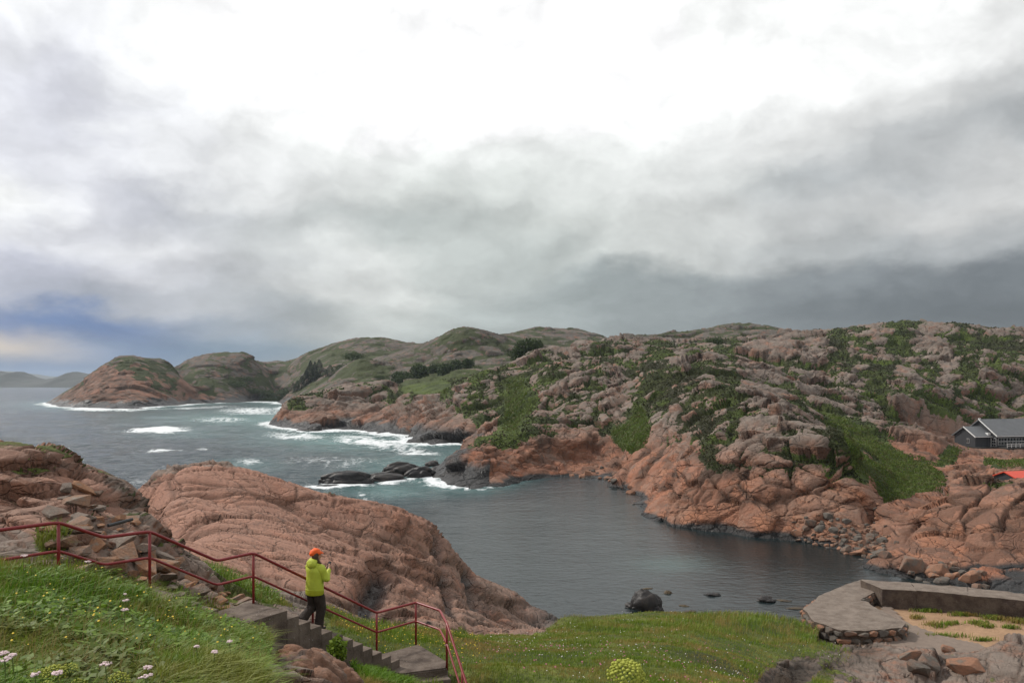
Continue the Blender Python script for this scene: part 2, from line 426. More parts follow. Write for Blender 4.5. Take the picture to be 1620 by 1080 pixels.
def facets(P, Nrm, N0, size, yaw, prop, seed, tilt, warp):
    """angular rock: every cell of the joint pattern is planed to its own flat, slightly turned face"""
    Q = P + warp; c, s = math.cos(yaw), math.sin(yaw)
    R = np.stack([(Q[:, 0] * c + Q[:, 1] * s) / prop[0], (-Q[:, 0] * s + Q[:, 1] * c) / prop[1], Q[:, 2] / prop[2] + 0.25 * Q[:, 0]], -1) / size
    F1, F2, ID, off = worley(R, seed)
    uq, inv = np.unique(ID, return_inverse=True); cnt = np.bincount(inv).astype(float)
    mean = lambda A: np.stack([np.bincount(inv, A[:, k]) / cnt for k in range(3)], -1)
    cen = mean(P); nr_ = mean(Nrm); nr_ /= np.linalg.norm(nr_, axis=1, keepdims=True) + 1e-9
    rd = np.stack([rid(uq, k) - 0.5 for k in (2, 3, 4)], -1); nr_ = nr_ + rd * 2 * tilt; nr_ /= np.linalg.norm(nr_, axis=1, keepdims=True) + 1e-9
    n_ = nr_[inv]; d = ((cen[inv] - P) * n_).sum(1) / np.maximum((N0 * n_).sum(1), 0.45)
    d = np.clip(d, -0.24 * size, 0.20 * size) + (rid(ID, 1) - 0.5) * 0.16 * size
    return d, F2 - F1, rid(ID, 9)

def finish_land(L, name, mat, zcut, label=None):
    nc, nr = L.nc, L.nr; P = L.P.reshape(-1, 3)
    idx = np.arange(nc * nr).reshape(nc, nr)
    Q = np.stack([idx[:-1, :-1], idx[1:, :-1], idx[1:, 1:], idx[:-1, 1:]], -1).reshape(-1, 4)
    keep = (P[Q, 2].max(1) > zcut); Q = Q[keep]
    used = np.zeros(len(P), bool); used[Q.ravel()] = True
    remap = np.cumsum(used) - 1
    me = mesh_np(name, P[used], remap[Q])
    for k, a in L.attrs.items(): set_attr(me, k, a.reshape(-1)[used])
    o = link(name, me, mat, smooth=True); tag(o, kind='structure')
    L.obj = o; L.nfaces = len(Q)
    return o

def Pp(*rows): return [W(*r) for r in rows]
def Wt(*rows):
    out = []
    for px, py in rows:
        d = H * F / (py - HY); out.append(G(px, d, 0.0)); out.append(G(px, d * 0.965, -2.6))
    return out
def Hd(*rows): return [G(*r) for r in rows]

FAR = (
    # headland across the bay
    Wt((60, 640), (90, 643), (120, 645), (150, 646), (200, 647), (250, 643), (300, 639), (350, 637), (400, 635), (440, 634)) +
    Pp((84, 639, 668), (97, 632, 672), (113, 619, 676), (131, 602, 680), (160, 578, 690), (185, 567, 695), (215, 565, 695), (245, 570, 705), (275, 582, 725),
       (120, 630, 640), (150, 620, 612), (200, 612, 625), (250, 606, 660), (300, 612, 715), (175, 635, 590), (230, 630, 605), (280, 603, 730),
       (292, 578, 800), (310, 567, 815), (345, 560, 820), (378, 560, 820), (397, 568, 815), (350, 595, 765), (310, 598, 745), (400, 602, 800), (440, 608, 830), (380, 622, 760),
       (412, 574, 900), (440, 570, 900), (458, 572, 890), (480, 562, 850), (500, 553, 850), (540, 540, 850), (580, 534, 850), (607, 532, 850), (630, 540, 840), (650, 548, 830),
       (470, 600, 790), (500, 590, 740), (450, 622, 800), (520, 598, 680), (560, 570, 760), (610, 565, 760), (520, 570, 780),
       (575, 566, 585), (556, 590, 560), (600, 575, 585), (620, 600, 540), (600, 606, 500), (560, 606, 500)) +
    Hd((60, 760, -8), (150, 900, -8), (250, 1000, -8), (100, 1300, -8), (300, 1300, -5), (-250, 650, -8), (-250, 200, -8), (-250, 1300, -8), (-250, 75, -6), (0, 400, -8), (0, 150, -8),
       (200, 400, -8), (300, 300, -8), (330, 480, -8), (380, 560, -7), (430, 430, -6), (250, 120, -6), (400, 200, -7), (500, 200, -7), (550, 110, -6), (650, 180, -6), (480, 500, -3), (450, 640, -4), (520, 480, 0),
       (600, 230, -6), (560, 260, -6), (400, 90, -6), (810, 90, -5), (700, 100, -6), (950, 110, -4), (1100, 85, -4), (1250, 75, -4), (900, 70, -5), (1350, 70, -3), (1500, 66, -3), (1700, 62, -3), (1870, 66, -2), (650, 62, -6), (100, 62, -6), (1000, 62, -4), (1200, 62, -4)) +
    # high hills
    Pp((668, 546, 650), (690, 535, 640), (712, 525, 630), (735, 519, 630), (760, 522, 640), (790, 530, 650), (806, 536, 680),
       (700, 560, 600), (745, 555, 595), (640, 588, 560), (700, 590, 510), (760, 583, 490), (810, 565, 590), (780, 600, 420), (730, 604, 420), (680, 606, 430),
       (820, 525, 800), (858, 517, 800), (885, 523, 800), (915, 520, 850), (945, 531, 850), (870, 550, 690), (930, 552, 680), (850, 570, 520),
       (1012, 534, 1300), (1035, 531, 1300), (1060, 528, 1300), (1080, 531, 1300), (960, 537, 600),
       (1088, 531, 660), (1118, 520, 655), (1145, 515, 650), (1190, 516, 650), (1226, 518, 650), (1246, 528, 650), (1150, 545, 480), (1060, 546, 470), (1220, 545, 460),
       (1270, 530, 425), (1310, 527, 400), (1350, 520, 385), (1400, 512, 372), (1455, 508, 370), (1500, 511, 370), (1560, 517, 372), (1620, 523, 375), (1870, 536, 385)) +
    Hd((500, 1250, 20), (700, 1250, 30), (900, 1250, 45), (1000, 950, 30), (1050, 1000, 20), (1150, 900, 40), (1300, 800, 40), (1500, 700, 40), (1700, 700, 40), (1870, 700, 40), (1870, 1300, 30), (1450, 1300, 30), (1250, 1300, 30), (1150, 1300, 40), (620, 1000, 50), (480, 1050, 20)) +
    # low skerry ridge and the outer shore
    Wt((424, 670), (440, 674), (470, 680), (500, 683), (540, 680), (580, 683), (612, 684), (640, 690), (655, 702), (690, 707), (722, 702), (745, 705)) +
    Pp((430, 658, 348), (446, 642, 350), (475, 624, 354), (510, 615, 357), (550, 609, 360), (590, 612, 360), (620, 617, 352),
       (480, 652, 324), (540, 648, 326), (600, 650, 322), (560, 625, 345), (440, 661, 336), (640, 640, 300), (650, 622, 330), (690, 624, 300), (640, 606, 420), (700, 606, 340), (740, 599, 325),
       (645, 668, 285), (690, 650, 268), (740, 645, 258), (780, 640, 257), (700, 685, 240), (745, 680, 232), (780, 680, 225),
       (720, 618, 292), (760, 595, 303), (800, 585, 303), (832, 590, 292), (870, 578, 268), (900, 560, 290), (940, 545, 330), (980, 537, 400), (1020, 545, 405),
       (800, 645, 245), (820, 618, 265), (812, 675, 228), (850, 615, 228), (872, 598, 238), (860, 670, 203), (835, 690, 205), (900, 590, 262)) +
    Hd((400, 372, -5), (440, 395, -5), (500, 400, -4), (560, 420, 3)) +
    # the ochre block at the cove mouth
    Wt((705, 770), (750, 773), (800, 769), (830, 762), (856, 757), (890, 753)) +
    Pp((722, 716, 152), (760, 690, 157), (800, 684, 163), (850, 680, 172), (872, 688, 166), (790, 725, 150.5), (735, 742, 146), (830, 730, 152), (870, 725, 157), (700, 752, 148)) +
    Hd((690, 172, -2.5), (730, 196, -2.5), (780, 190, 4), (820, 195, 8)) +
    # cove shore
    Wt((930, 757), (965, 770), (992, 778), (1000, 797), (1012, 815), (1060, 830), (1120, 838), (1180, 845), (1240, 851), (1290, 862), (1330, 877), (1350, 892), (1385, 906), (1430, 913), (1480, 922), (1540, 934), (1620, 948), (1870, 958)) +
    Pp((905, 640, 206), (920, 690, 180), (940, 640, 204), (960, 705, 168), (960, 615, 222), (1000, 600, 238), (940, 740, 160), (985, 745, 148),
       (1000, 690, 156), (1005, 640, 186), (1022, 725, 141), (1030, 770, 121),
       (1030, 592, 208), (1070, 573, 217), (1110, 586, 200), (1160, 600, 183), (1210, 616, 167), (1240, 638, 153), (1270, 660, 130), (1302, 682, 116), (1335, 688, 108), (1358, 713, 102.5), (1367, 752, 99.5), (1370, 790, 98),
       (1130, 562, 275), (1080, 560, 290), (1000, 558, 310), (1180, 572, 265), (920, 565, 300),
       (1080, 640, 160), (1100, 700, 119), (1080, 760, 108), (1050, 660, 166), (1150, 650, 138), (1150, 740, 105), (1200, 690, 110), (1220, 760, 99.5), (1250, 700, 107), (1290, 740, 100), (1300, 790, 96), (1340, 780, 97.5), (1200, 810, 95.5), (1120, 805, 100), (1290, 826, 92.5), (1340, 828, 92.5),
       (1330, 850, 89), (1380, 842, 95), (1392, 868, 87), (1290, 845, 91)) +
    # gully and the inland hill
    Pp((1262, 645, 186), (1300, 665, 173), (1350, 690, 160), (1400, 715, 148), (1450, 745, 135), (1490, 765, 124), (1420, 765, 123), (1392, 790, 111), (1388, 815, 103),
       (1215, 602, 216), (1250, 572, 262), (1300, 548, 322), (1300, 600, 245), (1350, 600, 245), (1350, 650, 203), (1400, 650, 208), (1450, 620, 228), (1500, 600, 252), (1560, 590, 262), (1620, 590, 270), (1450, 560, 305), (1550, 550, 315), (1380, 560, 300),
       (1450, 680, 188), (1500, 668, 206), (1500, 700, 181), (1550, 709, 189), (1620, 716, 189), (1700, 716, 189), (1530, 728, 163), (1490, 742, 150), (1600, 736, 160), (1640, 732, 150), (1560, 668, 226), (1640, 668, 228), (1545, 700, 208), (1640, 704, 212)) +
    # big red outcrop on the right
    Pp((1408, 812, 94), (1440, 790, 94), (1480, 776, 94.5), (1520, 763, 95), (1560, 753, 95), (1600, 756, 95), (1640, 757, 96), (1450, 840, 86.5), (1520, 830, 86), (1600, 820, 84.5), (1700, 757, 97), (1440, 862, 83), (1500, 878, 80), (1560, 882, 79), (1620, 885, 78.5), (1500, 896, 76.5), (1560, 902, 76),
       (1400, 876, 79.5), (1450, 886, 77.5), (1870, 740, 110), (1870, 850, 90), (1870, 720, 180)) +
    Hd((1450, 106, 2.2), (1540, 112, 3.0), (1620, 112, 3.2), (1580, 140, 3.2))
)

def pix(P):
    d = np.maximum(P[:, 1], 0.1); return CX + P[:, 0] / d * F, HY + (H - P[:, 2]) / d * F

def blur_grid(a, r, shape):
    a = a.reshape(shape)
    for ax in (0, 1):
        for _ in range(2):
            p_ = np.pad(a, [(r + 1, r) if k == ax else (0, 0) for k in (0, 1)], mode='edge'); cs = np.cumsum(p_, axis=ax); n_ = 2 * r + 1
            a = (cs[n_:] - cs[:-n_]) / n_ if ax == 0 else (cs[:, n_:] - cs[:, :-n_]) / n_
    return a.ravel()
# ---- far coast
coast = make_grid(FAR, -0.78, 0.80, 60.0, 1420.0, 1080, 510, 0.20)
P0 = coast.P.copy(); flat = P0.reshape(-1, 3); N0 = grid_normals(P0).reshape(-1, 3)
px, py = pix(flat); dist = flat[:, 1]
wv = np.stack([fbm(flat / 9.0, 3, s) for s in (11, 12, 13)], -1) * 7.0
fscale = np.clip(dist / 130.0, 0.75, 3.2)                  # hills are built of larger masses than the cove cliffs
soft = np.zeros(len(flat))
GREEN = [
    [(1250, 636), (1300, 652), (1370, 682), (1440, 700), (1500, 735), (1512, 772), (1450, 778), (1405, 792), (1375, 812), (1352, 750), (1312, 682)],
    [(796, 598), (842, 590), (836, 650), (812, 705), (784, 690)],
    [(636, 612), (700, 600), (708, 622), (650, 632)],
    [(985, 640), (1022, 640), (1030, 690), (1010, 725), (975, 690)],
    [(250, 588), (300, 590), (400, 602), (430, 618), (300, 615)],
    [(470, 570), (560, 560), (640, 590), (700, 575), (770, 572), (770, 606), (640, 616), (520, 612), (450, 618)],
    [(790, 535), (830, 548), (840, 575), (800, 590)],
    [(1500, 708), (1560, 712), (1500, 745), (1470, 735)], [(1560, 718), (1640, 722), (1640, 745), (1560, 738)],
]
jx = fbm(flat / (12 * np.clip(dist / 150, 0.7, 4))[:, None], 3, 38) * 60; jy = fbm(flat / (12 * np.clip(dist / 150, 0.7, 4))[:, None] + 50, 3, 39) * 40
for g, gw in zip(GREEN, (1, 1, 1, 1, 0.55, 0.30, 0.45, 0.8, 0.8)): soft = np.maximum(soft, gw * in_poly(px + jx, py + jy, g).astype(float))
soft0 = soft * 0; soft = soft * (1 - 0.95 * (fbm(flat / 6.0, 3, 37) > 0.14))
# soften the outlines of those patches with the neighbouring vertices
s2 = soft.reshape(coast.nc, coast.nr)
for _ in range(3):
    p_ = np.pad(s2, 3, mode='edge')
    s2 = sum(p_[3 + a:3 + a + s2.shape[0], 3 + b:3 + b + s2.shape[1]] for a in (-3, 0, 3) for b in (-3, 0, 3)) / 9
soft = s2.ravel()
disp = np.zeros(len(flat)); lift1 = 0
big = (1 - 0.85 * soft)
tone = np.full(len(flat), 0.5); grooves = np.zeros(len(flat)); 
broken = np.clip(0.55 + 2.6 * (fbm(flat / 24.0, 3, 29) + 0.12), 0.15, 1.15)      # massive here, shattered there
massive = blur_grid((in_poly(px, py, [(1040, 840), (1060, 720), (1180, 650), (1280, 670), (1375, 700), (1375, 810), (1300, 835), (1180, 850)]) | in_poly(px, py, [(1400, 880), (1405, 800), (1520, 750), (1660, 740), (1660, 900), (1480, 900)])).astype(float), 6, (coast.nc, coast.nr))
cur = flat.copy()
l_, t_, r_, e_, tn = blocks(flat, 21.0, 0.7, (1.7, 1.0, 0.9), 21, wv * 1.2)
disp += (2.6 * l_ + 3.0 * t_ + 0.5 * r_) * big * np.clip(dist / 130, 0.8, 2.0); tone = tn
for (size, prop, yaw, seed, tilt, blend, gd) in ((9.5, (1.6, 1.0, 1.0), 0.65, 22, 0.20, 0.85, 0.09), (4.0, (1.7, 0.9, 0.85), 0.5, 23, 0.28, 0.80, 0.12), (1.6, (1.6, 0.9, 0.8), 0.9, 24, 0.34, 0.75, 0.13)):
    # masses grow with distance from the cove: the hills are built larger
    res = np.zeros((len(flat), 3)); cur = flat + N0 * disp[:, None]
    Nc = grid_normals(cur.reshape(P0.shape)).reshape(-1, 3)
    for k_, lo, hi in ((1.0, 0, 170), (1.6, 170, 330), (2.8, 330, 5000)):
        wgt = sstep(dist, lo - 25, lo + 25) * (1 - sstep(dist, hi - 25, hi + 25)) if lo else 1 - sstep(dist, hi - 25, hi + 25)
        sel = wgt > 0
        d_, e_, tn = facets(cur[sel], Nc[sel], N0[sel], size * k_, yaw, prop, seed, tilt, wv[sel] * 0.06 * size)
        gz = np.exp(-(e_ / 0.07) ** 2)
        res[sel] += wgt[sel, None] * np.stack([d_ * blend - gd * size * k_ * gz, tn, np.exp(-(e_ / 0.11) ** 2)], -1)
    lev = 1.0 if size > 8 else np.maximum(broken, 0.85 * massive) if size > 3 else broken * (1 - 0.55 * massive)
    disp += res[:, 0] * big * lev
    tone = tone * 0.5 + 0.5 * res[:, 1]
    grooves = np.maximum(grooves, res[:, 2] * np.clip(lev, 0, 1) * (0.55 if size < 3 else 0.8))
disp += fbm(flat / 1.2, 4, 31) * 0.5 * np.clip(dist / 150, 0.7, 2.5) * (1 - 0.6 * soft)
disp += fbm(flat / 30, 3, 33) * 5.0 * (1 - 0.7 * soft)
# keep waterlines and skylines where they were surveyed
shore = sstep(np.abs(flat[:, 2]), 0.0, 5.0)
disp = disp - 0.75 * blur_grid(disp, 24, (coast.nc, coast.nr))
disp = disp * (0.45 + 0.55 * shore)
disp *= np.where(flat[:, 2] < -3, 0.1, 1.0)
disp *= 1 - 0.35 * sstep(dist, 320, 420) - 0.25 * sstep(dist, 500, 700)
coast.P = (flat + N0 * disp[:, None]).reshape(P0.shape)
fl = coast.P.reshape(-1, 3)
# house terrace: level ground
lvl = (1 - sstep(np.hypot((fl[:, 0] - 119) / 22, (fl[:, 1] - 197) / 19), 0.85, 1.2))
fl[:, 2] = fl[:, 2] * (1 - lvl) + np.minimum(fl[:, 2], 2.35) * lvl
coast.P = fl.reshape(P0.shape)
Nn = grid_normals(coast.P).reshape(-1, 3)
def blur(a, r, shape, it=2):
    a = a.reshape(shape)
    for _ in range(it):
        p_ = np.pad(a, r, mode='edge'); k = range(0, 2 * r + 1, max(1, r // 2))
        a = sum(p_[i:i + shape[0], j:j + shape[1]] for i in k for j in k) / (len(k) ** 2)
    return a.ravel()
sh = (coast.nc, coast.nr)
hollow = blur(disp, 6, sh) - disp                        # >0 in hollows between blocks
vn = fbm(fl / (14 * fscale[:, None]), 4, 41); vn2 = fbm(fl / (3.5 * fscale[:, None]), 4, 43)
zc = fl[:, 2]
vn3 = fbm(fl / (1.7 * fscale[:, None]), 3, 44)
vegs = -0.15 + 0.7 * (Nn[:, 2] - 0.72) + 0.95 * hollow / fscale + 1.5 * vn + 2.1 * vn2 + 1.2 * vn3 + 0.80 * grooves
vegs += 0.06 * sstep(dist, 170, 330) - 0.22 * sstep(dist, 480, 620) + 1.35 * soft
vegs += in_poly(px, py, [(960, 600), (1060, 570), (1200, 600), (1280, 660), (1360, 700), (1330, 720), (1180, 690), (1060, 700)]) * 0.20 + 0.08 * ((px > 860) & (px < 1240) & (dist > 170))
vegs -= 0.16 * ((px > 1230) & (py < 640)) + 0.12 * (dist > 150) * (1 - soft)
vegs -= 2.2 * (1 - sstep(zc, 2.5, 7.5)) * (1 - 0.75 * soft)            # spray keeps the shore bare
vegs -= 0.6 * in_poly(px, py, [(420, 675), (430, 640), (560, 605), (640, 640), (720, 600), (740, 690)]).astype(float)
vegs -= 0.45 * in_poly(px, py, [(1400, 800), (1520, 760), (1640, 745), (1640, 930), (1400, 900)]).astype(float)
vegs -= 0.35 * in_poly(px, py, [(1020, 700), (1100, 640), (1370, 690), (1370, 850), (1000, 830)]).astype(float)
vegs -= 0.8 * in_poly(px, py, [(80, 640), (170, 575), (210, 600), (300, 640)]).astype(float)
expo = np.where(px < 775, 1.0, np.where(px < 1340, 0.10, 0.0)) * np.where(dist > 400, 1.4, 1.0)
wl = (0.40 + 2.45 * expo) * (1 + 2.2 * fbm(fl / 5.0, 3, 47)) + expo * 1.4 * (fbm(fl / 16, 2, 48) + 0.1) * 3
wet = 1 - sstep(zc, wl * 0.7, wl * 1.25)
blk = in_poly(px, py, [(650, 690), (690, 668), (745, 690), (748, 700), (735, 760), (705, 772), (690, 720)]).astype(float)
wet = np.maximum(wet, blk * (1 - sstep(zc, 2.5, 6.0)))
heath = np.clip(0.62 + 2.2 * fbm(fl / 30.0, 3, 51) + 0.5 * sstep(dist, 380, 560), 0, 1) * (1 - 0.9 * soft) * np.clip(0.6 + (px - 700) / 500, 0.55, 1)
lich = np.clip(sstep(zc, 4, 13) * 1.0 + 0.3 * sstep(dist, 140, 220) + 0.15 * Nn[:, 2], 0, 1) * np.clip(0.35 + 1.0 * Nn[:, 2], 0, 1)
lich = np.maximum(lich, sstep(dist, 300, 520) * 0.9)
lich = np.where(in_poly(px, py, [(60, 660), (150, 580), (230, 575), (340, 620), (340, 660)]) & (dist > 450), 0.35, lich)
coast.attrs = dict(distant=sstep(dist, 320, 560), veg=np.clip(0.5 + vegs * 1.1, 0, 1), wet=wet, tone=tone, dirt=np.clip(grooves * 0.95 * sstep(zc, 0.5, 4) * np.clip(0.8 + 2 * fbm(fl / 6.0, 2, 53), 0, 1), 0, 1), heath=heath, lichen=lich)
# split the headland across the bay from the main coast: open water lies between them
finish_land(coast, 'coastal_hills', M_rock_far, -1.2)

# ---- near land
STAIR_S = Vector((0.545, 0.838, 0)).normalized(); STAIR_R = Vector((STAIR_S.y, -STAIR_S.x, 0))
RAIL = [(-7.84, 12.3, 2.255), (-7.32, 12.97, 2.255), (-6.90, 13.6, 2.62), (-6.38, 14.15, 2.62), (-5.62, 15.3, 3.39), (-5.15, 16.0, 3.39), (-3.20, 19.0, 5.44), (-2.38, 19.9, 5.44)]
st = []
for x, y, dr in RAIL:
    st.append((x, y, H - dr - 1.0 - 0.30))
    st.append((x + STAIR_R.x * 0.5, y + STAIR_R.y * 0.5, H - dr - 1.0 - 0.45))
for t in (0.9, 1.8, 2.7):
    x, y, dr = -5.15 + STAIR_S.x * t, 16 + STAIR_S.y * t, 3.39 + 0.573 * t
    st.append((x, y, H - dr - 1.35)); st.append((x + STAIR_R.x * 0.5, y + STAIR_R.y * 0.5, H - dr - 1.5))
    st.append((x + STAIR_R.x * 1.3, y + STAIR_R.y * 1.3, H - dr - 1.9))
NEAR = (
    Hd((810, 2.6, 16.1), (200, 2.6, 16.1), (-100, 3, 16.2), (1400, 3, 16.0), (2000, 3, 15.6), (810, 5, 15.3), (1400, 5, 14.6), (2000, 6, 14.0), (810, 9, 14.2), (1300, 10, 13.0), (1900, 12, 11.5), (1300, 18, 10.5), (1700, 20, 9.0), (1700, 30, 5.5), (1450, 28, 6.2), (2000, 34, 4.5)) +
    Pp((-100, 1080, 6.2), (-100, 912, 11), (0, 1080, 6.5), (0, 1000, 8), (0, 945, 10), (0, 915, 11.0), (100, 1080, 6.6), (100, 990, 9), (100, 930, 11.4), (200, 1080, 7), (200, 1012, 9.2), (200, 950, 12.2), (300, 1080, 7.6), (300, 1022, 10), (300, 980, 12.6), (395, 1080, 8.8), (385, 1042, 11), (400, 1014, 12.9),
       (432, 1014, 13.4), (470, 1022, 13.9), (500, 1036, 14.1), (540, 1060, 14.3), (480, 1075, 12.3), (440, 1060, 11.8), (562, 1080, 14.5), (520, 1050, 15.2), (600, 1075, 16.2)) +
    Pp((620, 1090, 15.6), (700, 1090, 16.2), (760, 1080, 17.2)) + st +
    Hd((701, 18.6, 11.05), (690, 17.0, 10.6), (735, 16.5, 10.2)) +
    # rubble bank and the rock above the path
    Pp((150, 868, 14.6), (205, 880, 15.4), (250, 905, 15.6), (300, 925, 16.4), (350, 945, 17.0), (130, 800, 16.0), (170, 805, 16.7), (208, 835, 17.2), (245, 870, 17.6), (300, 905, 19.0), (100, 840, 15.0), (222, 848, 20.2), (240, 866, 20.6), (206, 838, 22), (228, 846, 24),
       (-100, 650, 18.8), (0, 684, 18.8), (40, 694, 18.9), (80, 711, 19.0), (112, 728, 19.2), (150, 760, 19.2), (182, 793, 19.2), (200, 816, 19.2), (0, 760, 17.2), (60, 752, 17.4), (40, 800, 16.4), (0, 835, 15.6), (100, 772, 17.3), (62, 850, 14.8), (0, 865, 14.2), (-100, 830, 15)) +
    Hd((-100, 24, 13), (-100, 34, 3), (0, 24, 12), (100, 25, 9), (180, 24, 10.5), (0, 34, 1), (100, 36, -1), (170, 38, 0), (0, 50, -3), (100, 50, -3), (-100, 55, -3)) +
    # the big rounded rock
    Pp((205, 797, 41), (240, 778, 43), (290, 757, 45), (340, 750, 46), (400, 753, 47), (440, 764, 48), (470, 780, 49), (520, 797, 51), (580, 801, 53), (640, 812, 55), (672, 840, 55.5), (700, 856, 56), (730, 886, 57), (762, 916, 58), (790, 921, 59), (830, 946, 60), (854, 976, 60.6),
       (250, 828, 36), (230, 855, 29), (300, 860, 33), (400, 818, 38), (400, 880, 31), (500, 848, 40), (500, 925, 29.5), (340, 800, 39), (450, 800, 43), (560, 850, 44), (550, 900, 36), (620, 900, 42), (620, 955, 34), (680, 890, 47), (700, 920, 46), (700, 960, 39), (760, 960, 49), (800, 972, 53.5),
       (420, 928, 25.5), (480, 948, 25.5), (560, 968, 28), (640, 985, 31.5), (720, 995, 37), (780, 998, 43), (825, 999, 50), (340, 912, 21.5), (400, 942, 20.5), (260, 880, 22), (300, 890, 24), (540, 985, 24), (460, 962, 22)) +
    Hd((200, 49, -1.5), (300, 54, -1.5), (400, 57, -2), (500, 60, -2), (600, 62, -2), (700, 63.5, -2), (800, 65, -2), (860, 64, -1.5), (300, 72, -5), (600, 76, -5), (900, 76, -4), (1200, 76, -3), (1870, 76, -2)) +
    # grass falling to the shore
    Pp((640, 1004, 25), (700, 1022, 21.8), (760, 1012, 27), (800, 1080, 17.3), (900, 1080, 17.3), (900, 1030, 25), (900, 992, 40), (866, 996, 52), (900, 977, 53.5), (960, 973, 54), (1050, 969, 55), (1090, 973, 52.5), (1180, 972, 53), (1250, 980, 51.5), (1000, 1080, 17.6), (1000, 1030, 25.5), (1000, 1000, 36), (1100, 1080, 18.2), (1100, 1030, 27), (1100, 1000, 38), (1200, 1085, 23), (1200, 1043, 32), (1200, 1012, 42), (1250, 1062, 33.5)) +
    Hd((900, 59.5, -1.0), (1000, 60.5, -1.0), (1100, 60.5, -1.0), (1200, 60.0, -1.0), (1265, 58.5, -0.3), (940, 57.2, 0.6), (1050, 58.0, 0.6), (1150, 57.3, 0.6)) +
    # quay yard and the outcrop before it
    Pp((1300, 1042, 37.5), (1350, 1024, 42.5), (1282, 1078, 32), (1300, 1072, 35), (1345, 1050, 38), (1400, 1030, 41), (1450, 1034, 41.5), (1520, 1028, 41.5), (1580, 1018, 42.2), (1625, 1006, 43), (1400, 1082, 37), (1500, 1084, 38), (1625, 1084, 37.5), (1870, 1015, 42)) +
    Hd((1450, 45.5, 2.0), (1550, 45.5, 2.0), (1650, 45.6, 2.0), (1870, 47, 2.0), (1450, 49, 1.95), (1550, 49, 1.95), (1700, 49, 1.95), (1450, 55, 1.95), (1550, 54, 1.95), (1650, 53, 1.95), (1870, 51, 1.95), (1395, 46, 2.05), (1380, 51, 1.9), (1330, 50, 1.95), (1320, 55, 1.7), (1400, 56.5, 1.8),
       (1345, 59, 0.6), (1400, 61.5, -1.5), (1500, 60, -1.5), (1620, 58.5, -1.5), (1870, 57, -1.5), (1330, 63, -1.5), (1290, 57, 0.6))
)
near = make_grid(NEAR, -0.74, 0.82, 4.0, 78.0, 920, 490, 0.20)
P0 = near.P.copy(); flat = P0.reshape(-1, 3); N0 = grid_normals(P0).reshape(-1, 3)
px, py = pix(flat); dist = flat[:, 1]; X, Y, Z = flat.T
TURF = [
    [(-300, 1400), (-300, 880), (60, 900), (150, 912), (240, 938), (330, 965), (400, 985), (428, 1008), (424, 1035), (412, 1065), (420, 1400)],
    [(560, 975), (640, 992), (700, 998), (860, 1004), (870, 985), (960, 960), (1060, 956), (1270, 960), (1290, 985), (1420, 1000), (1400, 1018), (1300, 1030), (1230, 1050), (1180, 1090), (1180, 1500), (560, 1500), (575, 1070), (600, 1040), (520, 985)],
    [(505, 1000), (560, 1030), (600, 1062), (640, 1080), (640, 1300), (590, 1300), (560, 1070), (520, 1040)],
    [(300, 885), (330, 890), (400, 925), (470, 965), (420, 960), (330, 920)], [(500, 950), (580, 958), (560, 985), (515, 980)],
    [(1290, 1058), (1300, 1040), (1370, 1030), (1360, 1045), (1320, 1060), (1270, 1400), (1230, 1400), (1260, 1075)],
    [(60, 845), (110, 845), (100, 880), (50, 878)],
]
turf = np.zeros(len(flat))
for g in TURF: turf = np.maximum(turf, in_poly(px, py, g).astype(float))
turf = np.maximum(turf, ((dist < 12) & (px > 600)).astype(float))
DOME = [(180, 820), (200, 780), (300, 735), (420, 740), (520, 785), (640, 800), (720, 860), (860, 960), (866, 1004), (700, 1002), (560, 972), (430, 935), (300, 885), (230, 850)]
dome = in_poly(px, py, DOME) & (dist > 19.5)
turf[in_poly(px, py, DOME) & (dist > 19.5)] = 0
turf[(Z < 0.9) & (dist > 50)] = 0
yard = in_poly(px, py, [(1290, 1030), (1300, 965), (1380, 905), (1900, 940), (1900, 1000), (1620, 1008), (1520, 1030), (1400, 1028), (1330, 1040)]) & (dist > 43)
turf[yard] = 0
dirtp = (in_poly(px, py, [(1180, 1100), (1210, 1060), (1260, 1042), (1340, 1030), (1370, 1020), (1400, 1030), (1330, 1048), (1290, 1062), (1270, 1100)])).astype(float)
shn = (near.nc, near.nr)
turf = blur(turf, 4, shn, 2); dirtp = blur(dirtp, 4, shn, 2)
stairs_zone = np.zeros(len(flat))
for x, y, dr in RAIL:
    stairs_zone = np.maximum(stairs_zone, np.exp(-((X - x) ** 2 + (Y - y) ** 2) / 1.2))
for t in np.arange(0, 3.6, 0.5):
    stairs_zone = np.maximum(stairs_zone, np.exp(-((X - (-4.8 + STAIR_S.x * t)) ** 2 + (Y - (15.8 + STAIR_S.y * t)) ** 2) / 1.2))
wv = np.stack([fbm(flat / 2.6, 3, s) for s in (61, 62, 63)], -1) * 2.2
bare = (1 - turf) * (1 - 0.93 * yard) * (1 - 0.8 * np.clip(stairs_zone, 0, 1))
disp = np.zeros(len(flat)); tone = np.full(len(flat), 0.5); grooves = np.zeros(len(flat))
wd = dome.astype(float)
rightd = sstep(px, 470, 640)                      # the dome is whole on the left, broken to blocks on the right
lumps = np.clip(0.5 + 2.4 * (fbm(flat / 5.0, 3, 70) + 0.15), 0.2, 1.15)
whole = wd * (1 - 0.9 * rightd)
